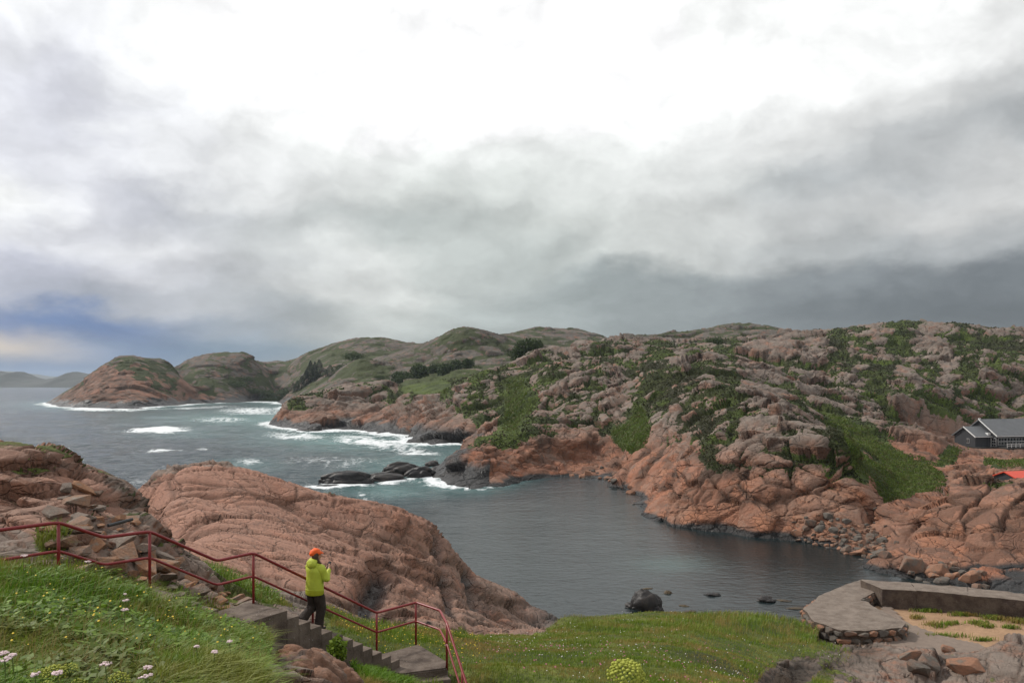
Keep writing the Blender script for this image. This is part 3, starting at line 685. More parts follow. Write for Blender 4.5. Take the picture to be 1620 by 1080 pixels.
for (size, prop, yaw, seed, tilt, blend, gd) in ((3.6, (2.6, 0.9, 0.9), 0.95, 71, 0.16, 0.75, 0.07), (1.5, (2.2, 0.9, 0.8), 0.80, 72, 0.22, 0.80, 0.11), (0.6, (1.8, 0.9, 0.8), 0.5, 73, 0.28, 0.7, 0.11)):
    cur = flat + N0 * disp[:, None]; Nc = grid_normals(cur.reshape(P0.shape)).reshape(-1, 3)
    d_, e_, tn = facets(cur, Nc, N0, size, yaw, prop, seed, tilt, wv * 0.14 * size)
    gz = np.exp(-(e_ / 0.06) ** 2)
    disp += d_ * blend * (1 - (0.84 if size > 1 else 0.95) * whole) * (lumps if size < 3 else 1.0) - gd * size * gz * (1 - (0.25 if size > 1 else 0.75) * whole) * np.clip(lumps, 0.2, 1.0)
    tone = tn if size > 3 else tone * 0.6 + 0.4 * tn
    grooves = np.maximum(grooves, gz * (1 if size > 1 else 0.6))
disp = (disp - 0.8 * blur_grid(disp, 20, shn)) * bare
disp += fbm(flat / 0.5, 4, 81) * 0.10 * bare * (1 - 0.6 * whole)
disp += fbm(flat / np.array([3.0, 3.0, 3.0]), 4, 83) * 0.55 * turf * (1 - 0.8 * np.clip(stairs_zone, 0, 1)) * np.clip(dist / 25, 0.35, 1)
disp -= 0.10 * dirtp
# the black dyke that splits the dome
dk = np.array([WZ(597, 870, 0)[:2], WZ(597, 870, 0)[:2]])
def dyke(x0, y0, d0_, x1, y1, d1_, wdt):
    a = np.array(W(x0, y0, d0_)); b = np.array(W(x1, y1, d1_)); ab = b - a
    t = np.clip(((flat - a) @ ab) / (ab @ ab), 0, 1); q = flat - (a + t[:, None] * ab)
    return np.exp(-(np.hypot(q[:, 0], q[:, 1]) / wdt) ** 2) * dome
dy = np.maximum(dyke(606, 880, 39.5, 580, 960, 30.5, 0.55), dyke(690, 850, 53, 720, 985, 40, 0.30) * 0.7)
dy = np.maximum(dy, dyke(745, 915, 55, 762, 985, 46, 0.4))
disp -= dy * 0.9 * (1 + fbm(flat / 0.7, 3, 85))
disp *= np.where(Z < -1.0, 0.2, 1.0)
near.P = (flat + N0 * disp[:, None]).reshape(P0.shape)
fl = near.P.reshape(-1, 3)
if yard.any():
    fl[yard, 2] = np.minimum(fl[yard, 2], 2.0)
Nn = grid_normals(near.P).reshape(-1, 3)
zc = fl[:, 2]
vg = turf * 1.1 + 0.35 * grooves * sstep(zc, 4, 9) * (1 - wd) - 0.05
vg += (1 - turf) * np.clip(2.4 * fbm(fl / 1.6, 4, 87) + (Nn[:, 2] - 0.85) - 0.05, 0, 0.7) * (1 - wd * 0.9) * (1 - yard)
vg -= 1.2 * dirtp * (0.8 + 1.5 * fbm(fl / 1.5, 3, 88))
wet = 1 - sstep(zc, 0.25, 1.1 + 2 * fbm(fl / 3, 3, 89)); wet = np.maximum(wet, np.clip(dy * 1.3 - 0.15, 0, 1) * 0.9)
seaw = in_poly(px, py, [(735, 880), (860, 930), (880, 990), (850, 1000), (800, 925)])
wet = np.maximum(wet, seaw * (1 - sstep(zc, 0.5, 2.6)))
lich = np.clip(0.25 + 0.9 * (1 - wd), 0, 1) * np.clip(0.2 + 0.8 * Nn[:, 2], 0, 1)
lich = np.maximum(lich, sstep(px, 600, 760) * wd * 0.6)
leftrock = in_poly(px, py, [(-200, 660), (60, 690), (130, 735), (200, 815), (120, 790), (60, 830), (-200, 850)]) & (dist > 14)
grey = blur_grid((in_poly(px, py, [(400, 922), (470, 938), (560, 953), (640, 980), (720, 1000), (600, 992), (540, 985), (450, 962)]) & (dist > 19)).astype(float), 4, shn)
lich = np.maximum(lich * (1 - 0.5 * leftrock), grey)
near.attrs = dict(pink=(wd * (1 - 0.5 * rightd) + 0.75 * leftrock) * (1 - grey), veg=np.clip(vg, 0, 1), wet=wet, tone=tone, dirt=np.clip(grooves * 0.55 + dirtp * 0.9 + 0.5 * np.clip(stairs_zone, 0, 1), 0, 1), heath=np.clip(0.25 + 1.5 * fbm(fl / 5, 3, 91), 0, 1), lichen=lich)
near_turf = turf.reshape(shn); near_dirt = dirtp.reshape(shn)
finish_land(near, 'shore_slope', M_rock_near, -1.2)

def near_z(x, y):
    """height of the finished near ground at a place"""
    i = int(round((x / y + 0.74) / 1.56 * (near.nc - 1))); i = min(max(i, 0), near.nc - 1)
    col = near.P[max(i - 2, 0):i + 3].reshape(-1, 3)
    q = np.argmin((col[:, 0] - x) ** 2 + (col[:, 1] - y) ** 2); return float(col[q, 2])
def coast_z(x, y):
    i = int(round((x / y + 0.78) / 1.58 * (coast.nc - 1))); i = min(max(i, 0), coast.nc - 1)
    col = coast.P[max(i - 2, 0):i + 3].reshape(-1, 3)
    q = np.argmin((col[:, 0] - x) ** 2 + (col[:, 1] - y) ** 2); return float(col[q, 2])

# ---------------------------------------------------------------- sea
def sea_material():
    m, n = new_mat('sea_water')
    P = n.node('ShaderNodeNewGeometry').outputs['Position']
    foam = n.attr('foam'); aer = n.attr('aerated'); calm = n.attr('calm')
    Pf = n.vm('MULTIPLY', P, (1.0, 0.55, 1.0))
    Pd = n.vm('ADD', Pf, n.vm('SCALE', n.vm('SUBTRACT', n.noise(Pf, 0.10, 3.0, 0.5, col=True), (0.5, 0.5, 0.5)), sc=7.0))
    f1 = n.noise(Pd, 0.22, 7.0, 0.62); f2 = n.noise(Pd, 1.1, 6.0, 0.6)
    ridge = n.m('SUBTRACT', 1.0, n.m('MULTIPLY', n.m('ABSOLUTE', n.m('SUBTRACT', f1, 0.5)), 5.0))
    tex = n.m('ADD', n.m('MULTIPLY', ridge, 0.42), n.m('MULTIPLY', f2, 0.55))
    fm = n.mr(n.m('ADD', foam, n.m('MULTIPLY', n.m('SUBTRACT', tex, 0.62), 0.85)), 0.42, 0.72)
    # scattered small caps on the open sea
    caps = n.m('MULTIPLY', n.mr(n.noise(n.vm('MULTIPLY', P, (0.5, 1.0, 1.0)), 0.28, 5.0, 0.6), 0.70, 0.78), n.m('SUBTRACT', 1.0, calm))
    fm = n.m('MAXIMUM', fm, n.m('MULTIPLY', caps, 0.45))
    base = n.mix(n.noise(P, 0.03, 3.0, 0.5), (0.012, 0.028, 0.038), (0.024, 0.042, 0.052))
    base = n.mix(calm, base, n.mix(n.noise(P, 0.06, 4.0, 0.6), (0.006, 0.011, 0.013), (0.014, 0.023, 0.024)))
    base = n.mix(aer, base, (0.16, 0.34, 0.32))
    n.put(n.p.inputs['Base Color'], n.mix(fm, base, (0.82, 0.85, 0.86)))
    n.put(n.p.inputs['Roughness'], n.mix(fm, (0.17, 0.17, 0.17), (0.8, 0.8, 0.8)))
    n.p.inputs['IOR'].default_value = 1.33; n.p.inputs['Specular IOR Level'].default_value = 0.36
    Pw = n.vm('MULTIPLY', P, (0.6, 1.0, 1.0))
    w1 = n.noise(Pw, 0.35, 5.0, 0.62, 0.6); w2 = n.noise(Pw, 1.6, 4.0, 0.6, 0.4)
    h = n.m('ADD', n.m('MULTIPLY', w1, n.mix(calm, (2.1, 2.1, 2.1), (0.09, 0.09, 0.09))), n.m('MULTIPLY', w2, n.mix(calm, (0.5, 0.5, 0.5), (0.075, 0.075, 0.075))))
    h = n.m('ADD', h, n.m('MULTIPLY', fm, 0.2))
    bump(n, h, 1.0, 0.75)
    return m
def build_sea():
    nu, nv = 500, 370
    us = np.linspace(-0.95, 0.95, nu); q = np.linspace(H / 52.0, H / 9000.0, nv)     # even steps of dip below the horizon
    D = np.repeat((H / q)[None, :], nu, 0); X = us[:, None] * D
    Pg = np.stack([X, D, np.zeros_like(X)], -1); f = Pg.reshape(-1, 3)
    px, py = pix(f); d = f[:, 1]
    # distance to the shore
    pts = []
    for L in (coast, near):
        p = L.P.reshape(-1, 3); s = p[(np.abs(p[:, 2]) < 0.5)]; s = s[s[:, 1] < 1100]
        pts.append(s[::3])
    pts = np.concatenate(pts)
    kd = kdtree.KDTree(len(pts))
    for i, p in enumerate(pts): kd.insert((p[0], p[1], 0), i)
    kd.balance()
    selq = np.where(d < 1000)[0]
    dsh = np.full(len(f), 500.0)
    fl_ = f.tolist(); find = kd.find
    for i in selq: dsh[i] = find(fl_[i])[2]
    cove = in_poly(px, py, [(690, 775), (740, 790), (900, 745), (1000, 740), (1700, 880), (1700, 1100), (600, 1100), (640, 830)]).astype(float)
    calm = blur(cove, 8, (nu, nv), 3)
    ex = (1 - calm) * (1 - sstep(px, 780, 900)) * sstep(px, -50, 90)
    wid = 4.6 * np.clip(d / 170, 0.7, 2.6)
    shoreF = np.exp(-(dsh / wid)) * ex
    def band(cx, cy, wx, wy, slope=0.0):
        return np.exp(-(((px - cx) / wx) ** 2 + ((py - cy - slope * (px - cx)) / wy) ** 2))
    foam = 0.85 * shoreF
    aer = np.zeros(len(f))
    for (cx, cy, wx, wy, a, sl) in FOAM: foam = np.maximum(foam, a * band(cx, cy, wx, wy, sl))
    for (cx, cy, wx, wy, a, sl) in AER: aer = np.maximum(aer, a * band(cx, cy, wx, wy, sl))
    aer = np.maximum(aer, 0.5 * np.exp(-(dsh / (wid * 2.5))) * ex)
    amp = (1 - calm) * 0.55 + 0.03
    w = sum(np.sin((f[:, 0] * math.cos(a) + f[:, 1] * math.sin(a)) * k + p) * h for a, k, p, h in ((-1.2, 0.16, 0, 0.55), (-0.9, 0.27, 2, 0.35), (-1.5, 0.43, 4, 0.25)))
    z = w * amp * (1 - sstep(d, 500, 1200)) * sstep(dsh, 0, 15) + 1.2 * fbm(f / 4.0, 3, 95) * amp * (1 - sstep(d, 300, 800))
    # breaking crests stand up
    z = z + 0.7 * np.clip(foam - 0.5, 0, 1) * (1 - calm)
    f[:, 2] = z
    idx = np.arange(nu * nv).reshape(nu, nv)
    Q = np.stack([idx[:-1, :-1], idx[1:, :-1], idx[1:, 1:], idx[:-1, 1:]], -1).reshape(-1, 4)
    me = mesh_np('sea', f, Q)
    set_attr(me, 'foam', foam); set_attr(me, 'aerated', np.clip(aer, 0, 1)); set_attr(me, 'calm', calm)
    o = link('sea', me, sea_material(), smooth=True); tag(o, kind='structure')
    # the rest of the sea out to the horizon and to the sides
    bm = bmesh.new()
    r0 = 50000.0
    v = [bm.verts.new(p) for p in ((-r0, -300, -1.6), (r0, -300, -1.6), (r0, r0, -1.6), (-r0, r0, -1.6))]
    bm.faces.new(v)
    o2 = link('deep_sea', bm_mesh('deep_sea', bm), bpy.data.materials['sea_water']); tag(o2, kind='structure')
FOAM = [(250, 681, 62, 6.5, 1.0, -0.03), (255, 714, 45, 4.5, 0.9, -0.05), (320, 711, 26, 5, 0.62, 0), (395, 731, 34, 8, 0.66, 0.0), (370, 741, 26, 5, 0.6, 0.0),
        (150, 647, 60, 4, 0.9, 0.0), (200, 646, 50, 5, 0.95, 0.0), (90, 642, 40, 5, 0.6, 0.0), (520, 664, 130, 11, 0.70, 0.0), (470, 690, 80, 10, 0.72, 0.02), (590, 700, 100, 14, 0.74, 0.12), (660, 715, 60, 10, 0.7, 0.1),
        (400, 650, 90, 10, 0.66, 0.0), (350, 664, 90, 10, 0.58, 0.0), (640, 745, 70, 6, 0.62, -0.2), (540, 768, 75, 6, 1.0, -0.03), (630, 762, 60, 5, 0.85, -0.12), (690, 758, 30, 4, 0.7, 0), (575, 783, 18, 9, 0.6, 0.6), (590, 795, 10, 6, 0.55, 0.3), (720, 770, 22, 3, 0.6, 0),
        (520, 730, 150, 18, 0.52, 0.0), (220, 760, 60, 9, 0.46, 0.0), (260, 745, 60, 7, 0.44, -0.1), (310, 645, 130, 3, 0.6, -0.04), (420, 636, 40, 2, 0.75, 0.0)]
AER = [(430, 662, 190, 14, 0.6, 0.0), (540, 695, 150, 20, 0.55, 0.05), (640, 735, 90, 18, 0.4, 0.0), (610, 775, 90, 10, 0.45, 0.0), (1065, 892, 60, 14, 0.16, 0.0), (390, 735, 60, 12, 0.3, 0.0), (300, 684, 90, 10, 0.3, 0)]
build_sea()

# ---------------------------------------------------------------- far islands
def ridge_island(name, prof, d, depth, mat):
    """a low hill chain: skyline points (photo x, photo y) at distance d, sloping to the water on both sides"""
    xs = np.linspace(prof[0][0], prof[-1][0], 160); ys = np.interp(xs, [p[0] for p in prof], [p[1] for p in prof])
    top = (HY - ys) / F * d + H
    rows = np.linspace(-1, 1, 31); Pg = np.zeros((160, 31, 3))
    for j, r in enumerate(rows):
        k = (1 - abs(r) ** 1.7)
        Pg[:, j, 0] = (xs - CX) / F * d; Pg[:, j, 1] = d + r * depth; Pg[:, j, 2] = (top + 4) * k - 4
    f = Pg.reshape(-1, 3)
    f[:, 2] += fbm(f / 90.0, 4, 131) * 26 * np.clip((f[:, 2] + 4) / 30, 0, 1)
    idx = np.arange(160 * 31).reshape(160, 31)
    Q = np.stack([idx[:-1, :-1], idx[1:, :-1], idx[1:, 1:], idx[:-1, 1:]], -1).reshape(-1, 4)
    o = link(name, mesh_np(name, f, Q), mat, smooth=True); tag(o, kind='structure'); return o
M_island = simple_mat('distant_heath', (0.034, 0.038, 0.034), 0.9, 0.55, 0.02, 0.3, 2.0)
ridge_island('far_island', [(-160, 600), (-90, 592), (-30, 588), (0, 588), (12, 590), (28, 587), (40, 594), (55, 599), (72, 602), (90, 600), (108, 594), (122, 588), (135, 591), (160, 590), (190, 596), (220, 606)], 3300, 260, M_island)
ridge_island('far_mountains', [(-300, 600), (-200, 590), (-60, 586), (0, 587), (20, 588), (60, 594), (100, 597), (160, 596), (260, 586), (284, 579), (300, 583), (420, 596)], 9000, 900, M_island)

# ---------------------------------------------------------------- loose rocks
def stone_material(name, a, b, c, scale=3.0, rough=0.85):
    m, n = new_mat(name)
    P = n.node('ShaderNodeTexCoord').outputs['Object']
    r = n.node('ShaderNodeObjectInfo').outputs['Random']
    Pr = n.vm('ADD', P, n.vm('SCALE', n.xyz(r, r, r), sc=37.0))
    f = n.noise(Pr, scale, 5.0, 0.6); g = n.noise(Pr, scale * 5, 5.0, 0.65)
    col = n.mix(n.mr(n.m('ADD', r, n.m('MULTIPLY', n.m('SUBTRACT', f, 0.5), 0.9)), 0.2, 0.8), a, b)
    col = n.mix(n.mr(f, 0.5, 0.7), col, c)
    col = n.mix(n.mr(g, 0.35, 0.75, 0.0, 0.6), col, n.mix(0.6, col, (0.05, 0.04, 0.035)))
    n.put(n.p.inputs['Base Color'], col); n.p.inputs['Roughness'].default_value = rough; n.p.inputs['Specular IOR Level'].default_value = 0.3
    bump(n, n.m('ADD', g, f), 0.7, 0.06); return m
M_stone = stone_material('rubble_stone', (0.34, 0.17, 0.09), (0.20, 0.155, 0.125), (0.26, 0.215, 0.17))
M_boulder = stone_material('shore_boulder', (0.30, 0.15, 0.09), (0.11, 0.095, 0.08), (0.155, 0.135, 0.11))
M_black = stone_material('black_wet_rock', (0.012, 0.012, 0.013), (0.025, 0.022, 0.021), (0.055, 0.042, 0.034), 1.5, 0.45)

M_outcrop = stone_material('mottled_granite', (0.30, 0.125, 0.06), (0.20, 0.12, 0.085), (0.115, 0.10, 0.09), 2.2)
def hull_mesh(name, seed, n=16, sq=(1, 0.8, 0.6), bev=0.05):
    r = random.Random(seed); bm = bmesh.new()
    for _ in range(n):
        v = Vector((r.uniform(-1, 1), r.uniform(-1, 1), r.uniform(-1, 1))); m = max(abs(v.x), abs(v.y), abs(v.z)); v = v / (0.55 * m + 0.45 * v.length)
        bm.verts.new((v.x * sq[0] * 0.5, v.y * sq[1] * 0.5, v.z * sq[2] * 0.5))
    res = bmesh.ops.convex_hull(bm, input=bm.verts[:])
    bmesh.ops.delete(bm, geom=[g for g in res['geom_interior'] if isinstance(g, bmesh.types.BMVert)], context='VERTS')
    if bev: 
        try: bmesh.ops.bevel(bm, geom=bm.edges[:], offset=bev, segments=1, affect='EDGES', clamp_overlap=True)
        except Exception: pass
    return bm_mesh(name, bm)
STONES = [hull_mesh('stone', 100 + i, 13, (1, random.uniform(0.65, 0.95), random.uniform(0.4, 0.62)), 0) for i in range(14)]
for s_ in STONES: s_.materials.append(M_stone)
BOULDERS = [hull_mesh('boulder', 200 + i, 20, (1, random.uniform(0.7, 0.95), random.uniform(0.55, 0.8)), 0.035) for i in range(10)]
for s_ in BOULDERS: s_.materials.append(M_boulder)

def scatter_pixels(poly, n, land, dmin, dmax, seed):
    """ground points of a finished land mesh that the photo shows inside an outline"""
    P = land.P.reshape(-1, 3); px, py = pix(P)
    k = in_poly(px, py, poly) & (P[:, 1] > dmin) & (P[:, 1] < dmax)
    ix = np.where(k)[0]; r = np.random.default_rng(seed)
    return P[r.choice(ix, min(n, len(ix)), replace=False)] if len(ix) else np.zeros((0, 3))

# stone bank under and above the path
bank = empty('rubble_stone_bank', tuple(scatter_pixels([(140, 840), (220, 840), (220, 880), (140, 880)], 1, near, 13.5, 20, 3)[0]))
tag(bank, 'steep bank of loose angular brown stones behind the red railing at left', 'stone bank')
bp = Vector(bank.location); taken = []
def add_stone(p, s, tilt, parent_list=taken):
    for q, r in taken:
        if (q - p).length < (r + s) * 0.36: return False
    taken.append((p, s)); o = bpy.data.objects.new('stone', random.choice(STONES)); C.objects.link(o); o.parent = bank
    o.location = p - bp; o.scale = (s * random.uniform(0.9, 1.25), s, s * random.uniform(0.8, 1.1))
    o.rotation_euler = (random.uniform(-tilt, tilt), random.uniform(-tilt, tilt), random.uniform(0, 6.28)); return True
cnt = 0
BANK = [(96, 775), (135, 765), (165, 790), (205, 818), (250, 868), (290, 905), (255, 935), (232, 945), (120, 925), (92, 895), (80, 840)]
for s_lo, s_hi, n_ in ((0.55, 0.78, 26), (0.34, 0.52, 170), (0.20, 0.32, 260)):
    for p in scatter_pixels(BANK, n_, near, 13.2, 19.5, int(s_lo * 100)):
        if cnt < 240 and add_stone(Vector(p) + Vector((0, 0, 0.06)), random.uniform(s_lo, s_hi), 0.45): cnt += 1
for s_lo, s_hi, n_ in ((0.36, 0.55, 20), (0.2, 0.34, 60)):
    for p in scatter_pixels([(240, 900), (285, 898), (340, 925), (405, 955), (380, 975), (320, 960), (245, 935)], n_, near, 14, 19.5, 50 + int(s_lo * 100)):
        if cnt < 290 and add_stone(Vector(p) + Vector((0, 0, 0.05)), random.uniform(s_lo, s_hi), 0.4): cnt += 1
# dark iron bar lying on the bank
a_, b_ = Vector(W(171, 831, 15.9)), Vector(W(209, 821, 16.5))
bar = link('iron_bar', tube_mesh([a_, a_.lerp(b_, 0.5), b_], 0.035, 8), simple_mat('dark_iron', (0.03, 0.03, 0.032), 0.5, 0.3, 20.0))
tag(bar, 'short dark metal bar lying across the stones of the bank', 'metal bar')

# skerries: wave-worn black rocks
def worn_rock(name, loc, size, seed, mat, rz=0.0, sub=5, rough=0.16):
    bm = bmesh.new(); bmesh.ops.create_icosphere(bm, subdivisions=sub, radius=0.5)
    me = bm_mesh(name, bm); n_ = len(me.vertices); co = np.zeros(n_ * 3, np.float32); me.vertices.foreach_get('co', co); co = co.reshape(-1, 3)
    d = fbm(co * 2.2 + seed * 7.7, 4, 300 + seed) * 0.5
    F1, F2, ID, off = worley(co * np.array([1.7, 3.4, 2.6]) + seed * 3.3 + fbm(co * 3 + seed, 2, 5)[:, None] * 0.5, 310 + seed)
    d += (rid(ID, 1) - 0.5) * rough + np.clip((F2 - F1) / 0.3, 0, 1) * rough * 0.9
    if sub > 5:
        F1, F2, ID, off = worley(co * np.array([4.5, 6.0, 5.0]) + seed, 330 + seed); d += (rid(ID, 1) - 0.5) * 0.03 - 0.05 * np.exp(-((F2 - F1) / 0.1) ** 2) + fbm(co * 14, 3, 340) * 0.10
    co = co * (1 + d[:, None]); co = co * np.array(size); co[:, 2] = np.where(co[:, 2] < 0, co[:, 2] * 0.6, co[:, 2])
    me.vertices.foreach_set('co', np.ascontiguousarray(co, np.float32).ravel()); me.update()
    o = link(name, me, mat, smooth=True); o.location = loc; o.rotation_euler = (0, 0, rz); return o
def sea_pt(px, py): return WZ(px, py, 0.0)
SKER = [((546, 766), (9.0, 4.2, 3.9), 1, 0.12, 'long low black skerry with a brown crown, leftmost in the surf', 5),
        ((606, 761), (8.0, 4.0, 2.6), 2, 0.10, 'black skerry with smooth back in the middle of the surf line', 5),
        ((634, 752), (7.2, 4.4, 4.6), 3, 0.25, 'tall humped black skerry behind the surf line', 5),
        ((664, 754), (5.6, 3.6, 3.2), 4, 0.30, 'wedge shaped black skerry nearest the ochre block', 5),
        ((684, 736), (3.0, 2.2, 1.6), 11, 0.2, 'small black rock awash off the black shore ledge', 4),
        ((520, 770), (4.4, 1.6, 0.55), 5, 0.0, 'flat brown reef just breaking the surface before the long skerry', 4),
        ((700, 748), (5.2, 3.6, 2.6), 12, 0.4, 'low black rock where the surf line meets the ochre block', 5)]
for (pxy, sz, sd_, rz, lb, sb) in SKER:
    p = sea_pt(*pxy); o = worn_rock('skerry', (p[0], p[1] + sz[1] * 0.25, 0.05), sz, sd_, M_black, rz, sb); tag(o, lb, 'rock', 'black skerries at the cove mouth')
SM = [((1022, 962), (2.3, 1.5, 2.5), 6, 'largest black rock standing in the still cove'), ((1003, 960), (1.2, 0.9, 0.8), 7, 'small pale tipped rock left of the largest cove rock'),
      ((1036, 965), (1.3, 1.0, 0.8), 8, 'low dark rock at the right foot of the largest cove rock'), ((1057, 938), (0.6, 0.5, 0.45), 9, 'tiny brown rock behind the largest cove rock'),
      ((1126, 941), (1.2, 0.6, 0.35), 10, 'thin dark rock awash in the middle of the cove'), ((1212, 950), (1.35, 0.9, 0.6), 13, 'low dark rock alone off the quay'),
      ((1240, 950), (1.0, 0.6, 0.16), 14, 'brown weedy rock awash beside the quay'), ((1082, 958), (0.7, 0.4, 0.14), 15, 'flat brown weedy rock right of the largest cove rock'),
      ((1092, 967), (0.9, 0.4, 0.14), 16, 'flat ochre weedy rock close to the grass shore'), ((1260, 962), (1.4, 0.6, 0.16), 17, 'wide weedy rock awash at the corner of the quay'), ((1024, 931), (0.9, 0.4, 0.14), 18, 'thin weed streaked rock far behind the largest cove rock')]
M_weed = stone_material('weed_covered_rock', (0.07, 0.045, 0.018), (0.05, 0.035, 0.02), (0.10, 0.07, 0.03), 2.0, 0.5)
for (pxy, sz, sd_, lb) in SM:
    p = sea_pt(*pxy); o = worn_rock('cove_rock', (p[0], p[1], 0.0), sz, sd_, M_weed if sd_ in (9, 14, 15, 16, 17, 18) else M_black, random.uniform(-0.4, 0.4), 4, 0.22); tag(o, lb, 'rock', 'rocks in the cove')

# boulders at the head of the cove and along its shore
def boulder_field(poly, n, lo, hi, seed, label, group, dmin, dmax, sink=0.2, gap=0.42):
    got = []
    for p in scatter_pixels(poly, n * 6, coast, dmin, dmax, seed):
        s = lo + (hi - lo) * random.random() ** 2.2
        v = Vector(p)
        if any((v - q).length < (s + r) * gap for q, r in got): continue
        got.append((v, s))
        o = bpy.data.objects.new('boulder', random.choice(BOULDERS)); C.objects.link(o)
        o.location = v + Vector((0, 0, s * (0.28 - sink))); o.scale = (s, s, s)
        o.rotation_euler = (random.uniform(-0.35, 0.35), random.uniform(-0.35, 0.35), random.uniform(0, 6.28))
        tag(o, label, 'boulder', group)
        if len(got) >= n: break
boulder_field([(1255, 820), (1300, 812), (1370, 830), (1400, 845), (1400, 880), (1350, 890), (1300, 872), (1255, 852)], 120, 0.55, 1.7, 5,
              'rough boulder in the rubble beach at the head of the cove', 'boulders of the rubble beach', 78, 112)
boulder_field([(1365, 790), (1410, 800), (1420, 860), (1375, 850)], 26, 0.4, 1.0, 6, 'brown boulder in the scree at the foot of the grassy gully', 'boulders below the gully', 85, 118)
boulder_field([(1430, 890), (1500, 892), (1580, 915), (1580, 940), (1480, 930), (1440, 915)], 24, 0.9, 2.6, 7, 'grey block heaped on the shore behind the quay wall', 'blocks behind the quay wall', 70, 88, 0.15)
boulder_field([(900, 735), (935, 730), (1000, 765), (1010, 800), (990, 805), (960, 775), (905, 758)], 34, 0.7, 2.0, 8, 'dark boulder on the inner shore of the cove below the cliff', 'boulders on the inner cove shore', 105, 170)

# rounded boulder that bears on the stair's near side
pb = W(484, 1075, 13.2); o = worn_rock('rock_outcrop', (pb[0], pb[1], pb[2] - 0.4), (1.9, 1.4, 1.7), 21, M_outcrop, -0.55, 6, 0.16)
tag(o, 'rounded orange brown rock with grey top between the grass slope and the stairs', 'rock')

# ---------------------------------------------------------------- stairs and railing
M_conc = simple_mat('weathered_concrete', (0.135, 0.115, 0.10), 0.9, 0.5, 4.0, 0.6, 0.02, 0.2)
def conc_mat():
    m, n = new_mat('lichened_concrete'); P = n.node('ShaderNodeNewGeometry').outputs['Position']
    f = n.noise(P, 2.5, 6.0, 0.65); g = n.noise(P, 30.0, 4.0, 0.6)
    c = n.mix(n.mr(f, 0.3, 0.7), (0.075, 0.055, 0.044), (0.175, 0.138, 0.112))
    c = n.mix(n.m('MULTIPLY', n.mr(g, 0.66, 0.72), 0.8), c, (0.5, 0.48, 0.44))
    c = n.mix(n.mr(n.noise(P, 0.8, 5.0, 0.7), 0.55, 0.7, 0, 0.6), c, (0.06, 0.05, 0.042))
    n.put(n.p.inputs['Base Color'], c); n.p.inputs['Roughness'].default_value = 0.92; n.p.inputs['Specular IOR Level'].default_value = 0.2
    bump(n, n.m('ADD', n.m('MULTIPLY', f, 2.0), g), 0.7, 0.02); return m
M_conc2 = conc_mat()
stair = empty('concrete_staircase', (-4.6, 16.0, H - 6.5)); tag(stair, 'worn brown concrete staircase with landings running down beside the red railing', 'staircase')
so_ = Vector(stair.location)
def part(name, bm, mat, parent, origin, bev=0.0):
    for v in bm.verts: v.co -= origin
    if bev: bmesh.ops.bevel(bm, geom=bm.edges[:], offset=bev, segments=2, affect='EDGES', clamp_overlap=True)
    return link(name, bm_mesh(name, bm), mat, parent)
WID = 0.98
def tread(name, x, y, zt, length, drop, ext=0.0):
    """a solid block: starts at rail line point (x, y), runs down the stair by length"""
    a = Vector((x, y, 0)) - STAIR_R * 0.12; b = a + STAIR_S * (length + ext); r = STAIR_R * (WID + 0.12)
    bm = bmesh.new(); prism(bm, [p[:2] for p in (a, a + r, b + r, b)], zt - drop, zt); return part(name, bm, M_conc2, stair, so_, 0.006)
def flight(x0, y0, d0_, x1, y1, d1_, n):
    L_ = math.hypot(x1 - x0, y1 - y0); tl = L_ / n; rise = (d1_ - d0_) / n
    for k in range(n):
        jit = random.uniform(-0.008, 0.008)
        tread('step', x0 + STAIR_S.x * tl * k, y0 + STAIR_S.y * tl * k, H - d0_ - 1.0 - rise * (k + 1) + jit, tl, 0.95, 0.0)
tread('landing', -7.84 - 1.5, 12.3 - 2.2, H - 3.255, 3.4, 0.9)
flight(-7.32, 12.97, 2.255, -6.90, 13.6, 2.62, 2)
tread('landing', -6.90, 13.6, H - 3.62, 0.78, 0.9)
flight(-6.38, 14.15, 2.62, -5.62, 15.3, 3.39, 4)
tread('landing', -5.62, 15.3, H - 4.39, 0.86, 1.1)
flight(-5.15, 16.0, 3.39, -3.20, 19.0, 5.44, 12)
# lower landing and the second flight that turns back
S2 = Vector((0.35, -0.937, 0)).normalized(); R2 = Vector((-S2.y, S2.x, 0))
bm = bmesh.new(); prism(bm, [(-3.12, 19.1), (-3.02, 18.1), (-2.48, 17.78), (-1.48, 18.15), (-1.47, 18.55), (-2.30, 19.82)], H - 6.44 - 0.5, H - 6.44)
part('landing', bm, M_conc2, stair, so_, 0.03)
for k in range(7):
    a = Vector((-2.44, 17.84, 0)) + S2 * (0.29 * k); b = a + S2 * 0.31; r = Vector((0.937, 0.35, 0)) * 1.04
    bm = bmesh.new(); prism(bm, [p[:2] for p in (a, b, b + r, a + r)], H - 6.44 - 0.165 * (k + 1) - 0.9, H - 6.44 - 0.165 * (k + 1)); part('step', bm, M_conc2, stair, so_, 0.015)

